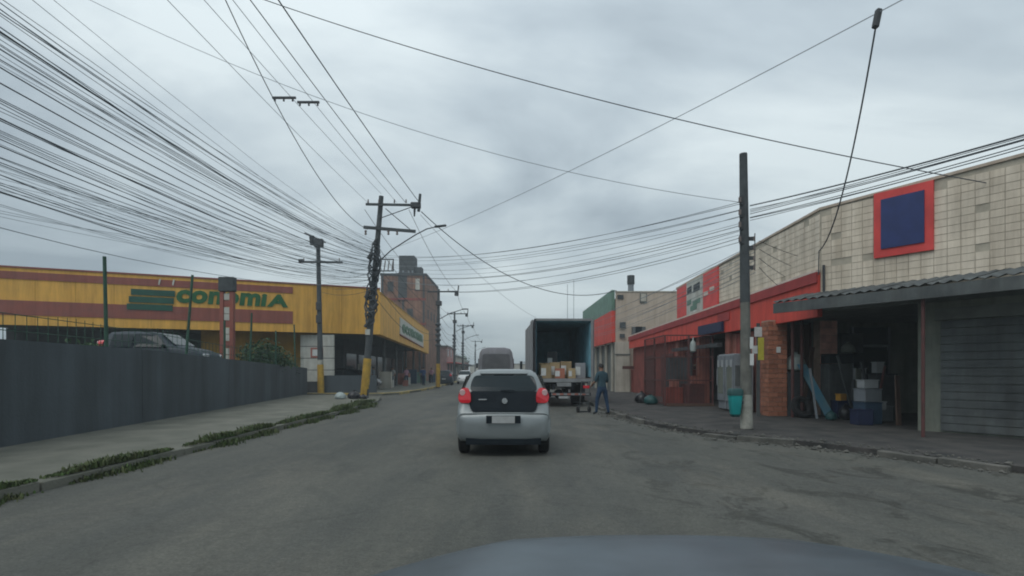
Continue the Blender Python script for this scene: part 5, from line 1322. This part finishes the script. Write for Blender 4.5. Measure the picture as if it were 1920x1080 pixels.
person('person in grey top by the dark shop front of the supermarket', (-11.6, 46.5, .12), R(80), stand(.1), 'grey_cloth', 'shoe', group=PGp)
# goods outside the supermarket
for k, (x, y, sx, sz, m, lb) in enumerate(((-9.9, 43.5, .9, 1.3, 'cream', 'pale display rack between supermarket columns'), (-11.2, 42.5, .8, 1.7, 'fridge', 'grey display fridge near the supermarket corner'),
        (-10.9, 56, 1.2, 1.1, 'salmon', 'reddish goods rack under the far canopy'), (-11.0, 60, 1.4, 1.5, 'blue_pl', 'blue goods rack under the far canopy'), (-10.6, 64, 1.3, 1.2, 'green_sign', 'green goods rack at the far canopy end'))):
    crate(lb, x, y, .12, sx, .5, sz, m, .1, 'display_rack', 'rack', 'goods racks outside the supermarket')

# hand trolley next to the truck
ht = thing('hand_trolley', 'small grey hand trolley standing by the truck bumper', 'trolley', (2.62, 20.2, 0), R(15))
for s in (-1, 1):
    MB().cyl((s * .17, 0, .12), (s * .17, -.18, 1.15), .016, .016, 6).build('upright', M['corr'], ht)
    MB().cyl((s * .19, .03, .11), (s * .25, .03, .11), .11, .11, 12).build('wheel', M['rubber'], ht)
for z, y in ((.35, -.04), (.7, -.1), (1.13, -.178)): MB().cyl((-.17, y, z), (.17, y, z), .014, .014, 6).build('crossbar', M['corr'], ht)
MB().box(-.2, .2, .0, .28, .02, .04).build('toe_plate', M['chassis'], ht)

# loose rubble and dirt along the broken right kerb
rs = random.Random(77); mb = MB()
for _ in range(900):
    k = rs.randrange(2, 9); a_, b_ = Vector(RK[k]), Vector(RK[k + 1]); p = a_.lerp(b_, rs.random()); d = (b_ - a_).normalized()
    n_ = Vector((-d.y, d.x)); p = p + n_ * rs.gauss(.05, .22) ; r_ = rs.uniform(.012, .045) * (1.8 if rs.random() < .06 else 1)
    vs = []
    for sx, sy, sz in ((1, 0, 0), (-1, 0, 0), (0, 1, 0), (0, -1, 0), (0, 0, 1), (0, 0, -1)):
        q = rs.uniform(.6, 1.2); vs.append((p.x + sx * r_ * q, p.y + sy * r_ * q, .0 + (.10 if n_.dot(Vector((p.x, p.y)) - a_) < 0 else 0) + r_ * .3 + sz * r_ * q * .7))
    mb.add(vs, [(0, 2, 4), (2, 1, 4), (1, 3, 4), (3, 0, 4), (2, 0, 5), (1, 2, 5), (3, 1, 5), (0, 3, 5)])
o = mb.build('rubble', M['kerb'], None); props(o, 'loose rubble and dirt along the broken right kerb', 'rubble', None, 'stuff')

for k, (x, y, rz_, sh, tr_, lb) in enumerate(((-9.4, 58, 20, 'shirt_b', 'shoe', 'person in dark blue top far under the canopy end'), (-9.0, 62, 160, 'shirt_p', 'shoe', 'person in rose top at the far canopy end'), (-10.9, 50.5, 60, 'shoe', 'denim', 'person in black top between the goods racks'))):
    person(lb, (x, y, .12), R(rz_), stand(.1, step=.08 * (k - 1)), sh, tr_, group=PGp)

# ================================================================== HAZE
hm = bpy.data.materials.new('haze'); hm.use_nodes = True
hn = hm.node_tree; hn.nodes.clear()
ho = hn.nodes.new('ShaderNodeOutputMaterial'); hv = hn.nodes.new('ShaderNodeVolumePrincipled')
hv.inputs['Color'].default_value = (0.80, 0.88, 0.92, 1); hv.inputs['Density'].default_value = 0.0018; hv.inputs['Anisotropy'].default_value = 0.2
hn.links.new(hv.outputs[0], ho.inputs['Volume'])
hz = MB().box(-505, 505, -125, 905, -1.05, 19.0).build('haze', hm, None); props(hz, 'thin pale haze filling the street', 'haze', None, 'stuff')

for k, (x, y, z, sx, sz, m, lb) in enumerate(((-10.0, 45.5, .12, .5, .6, 'sign_white', 'white goods box on the pavement near the first column'), (-10.3, 47.0, .12, .6, .9, 'fridge', 'grey goods box behind the white one under the canopy'), (-9.7, 50.5, .12, .5, .5, 'salmon', 'reddish goods box by the supermarket columns'),
        (-11.9, 44.5, .12, .9, 1.9, 'cream', 'tall pale poster stand at the supermarket entrance'), (-12.4, 48.0, .12, .8, 1.8, 'fridge', 'grey poster stand deeper under the canopy'), (-10.5, 55.5, .12, .6, .7, 'sign_white', 'white goods box near the person in pink'), (-9.6, 66.5, .12, .7, 1.0, 'blue_pl', 'blue goods box at the far canopy end'))):
    crate(lb, x, y, z, sx, .4, sz, m, .1 * k, 'goods_box', 'box', 'goods boxes outside the supermarket')
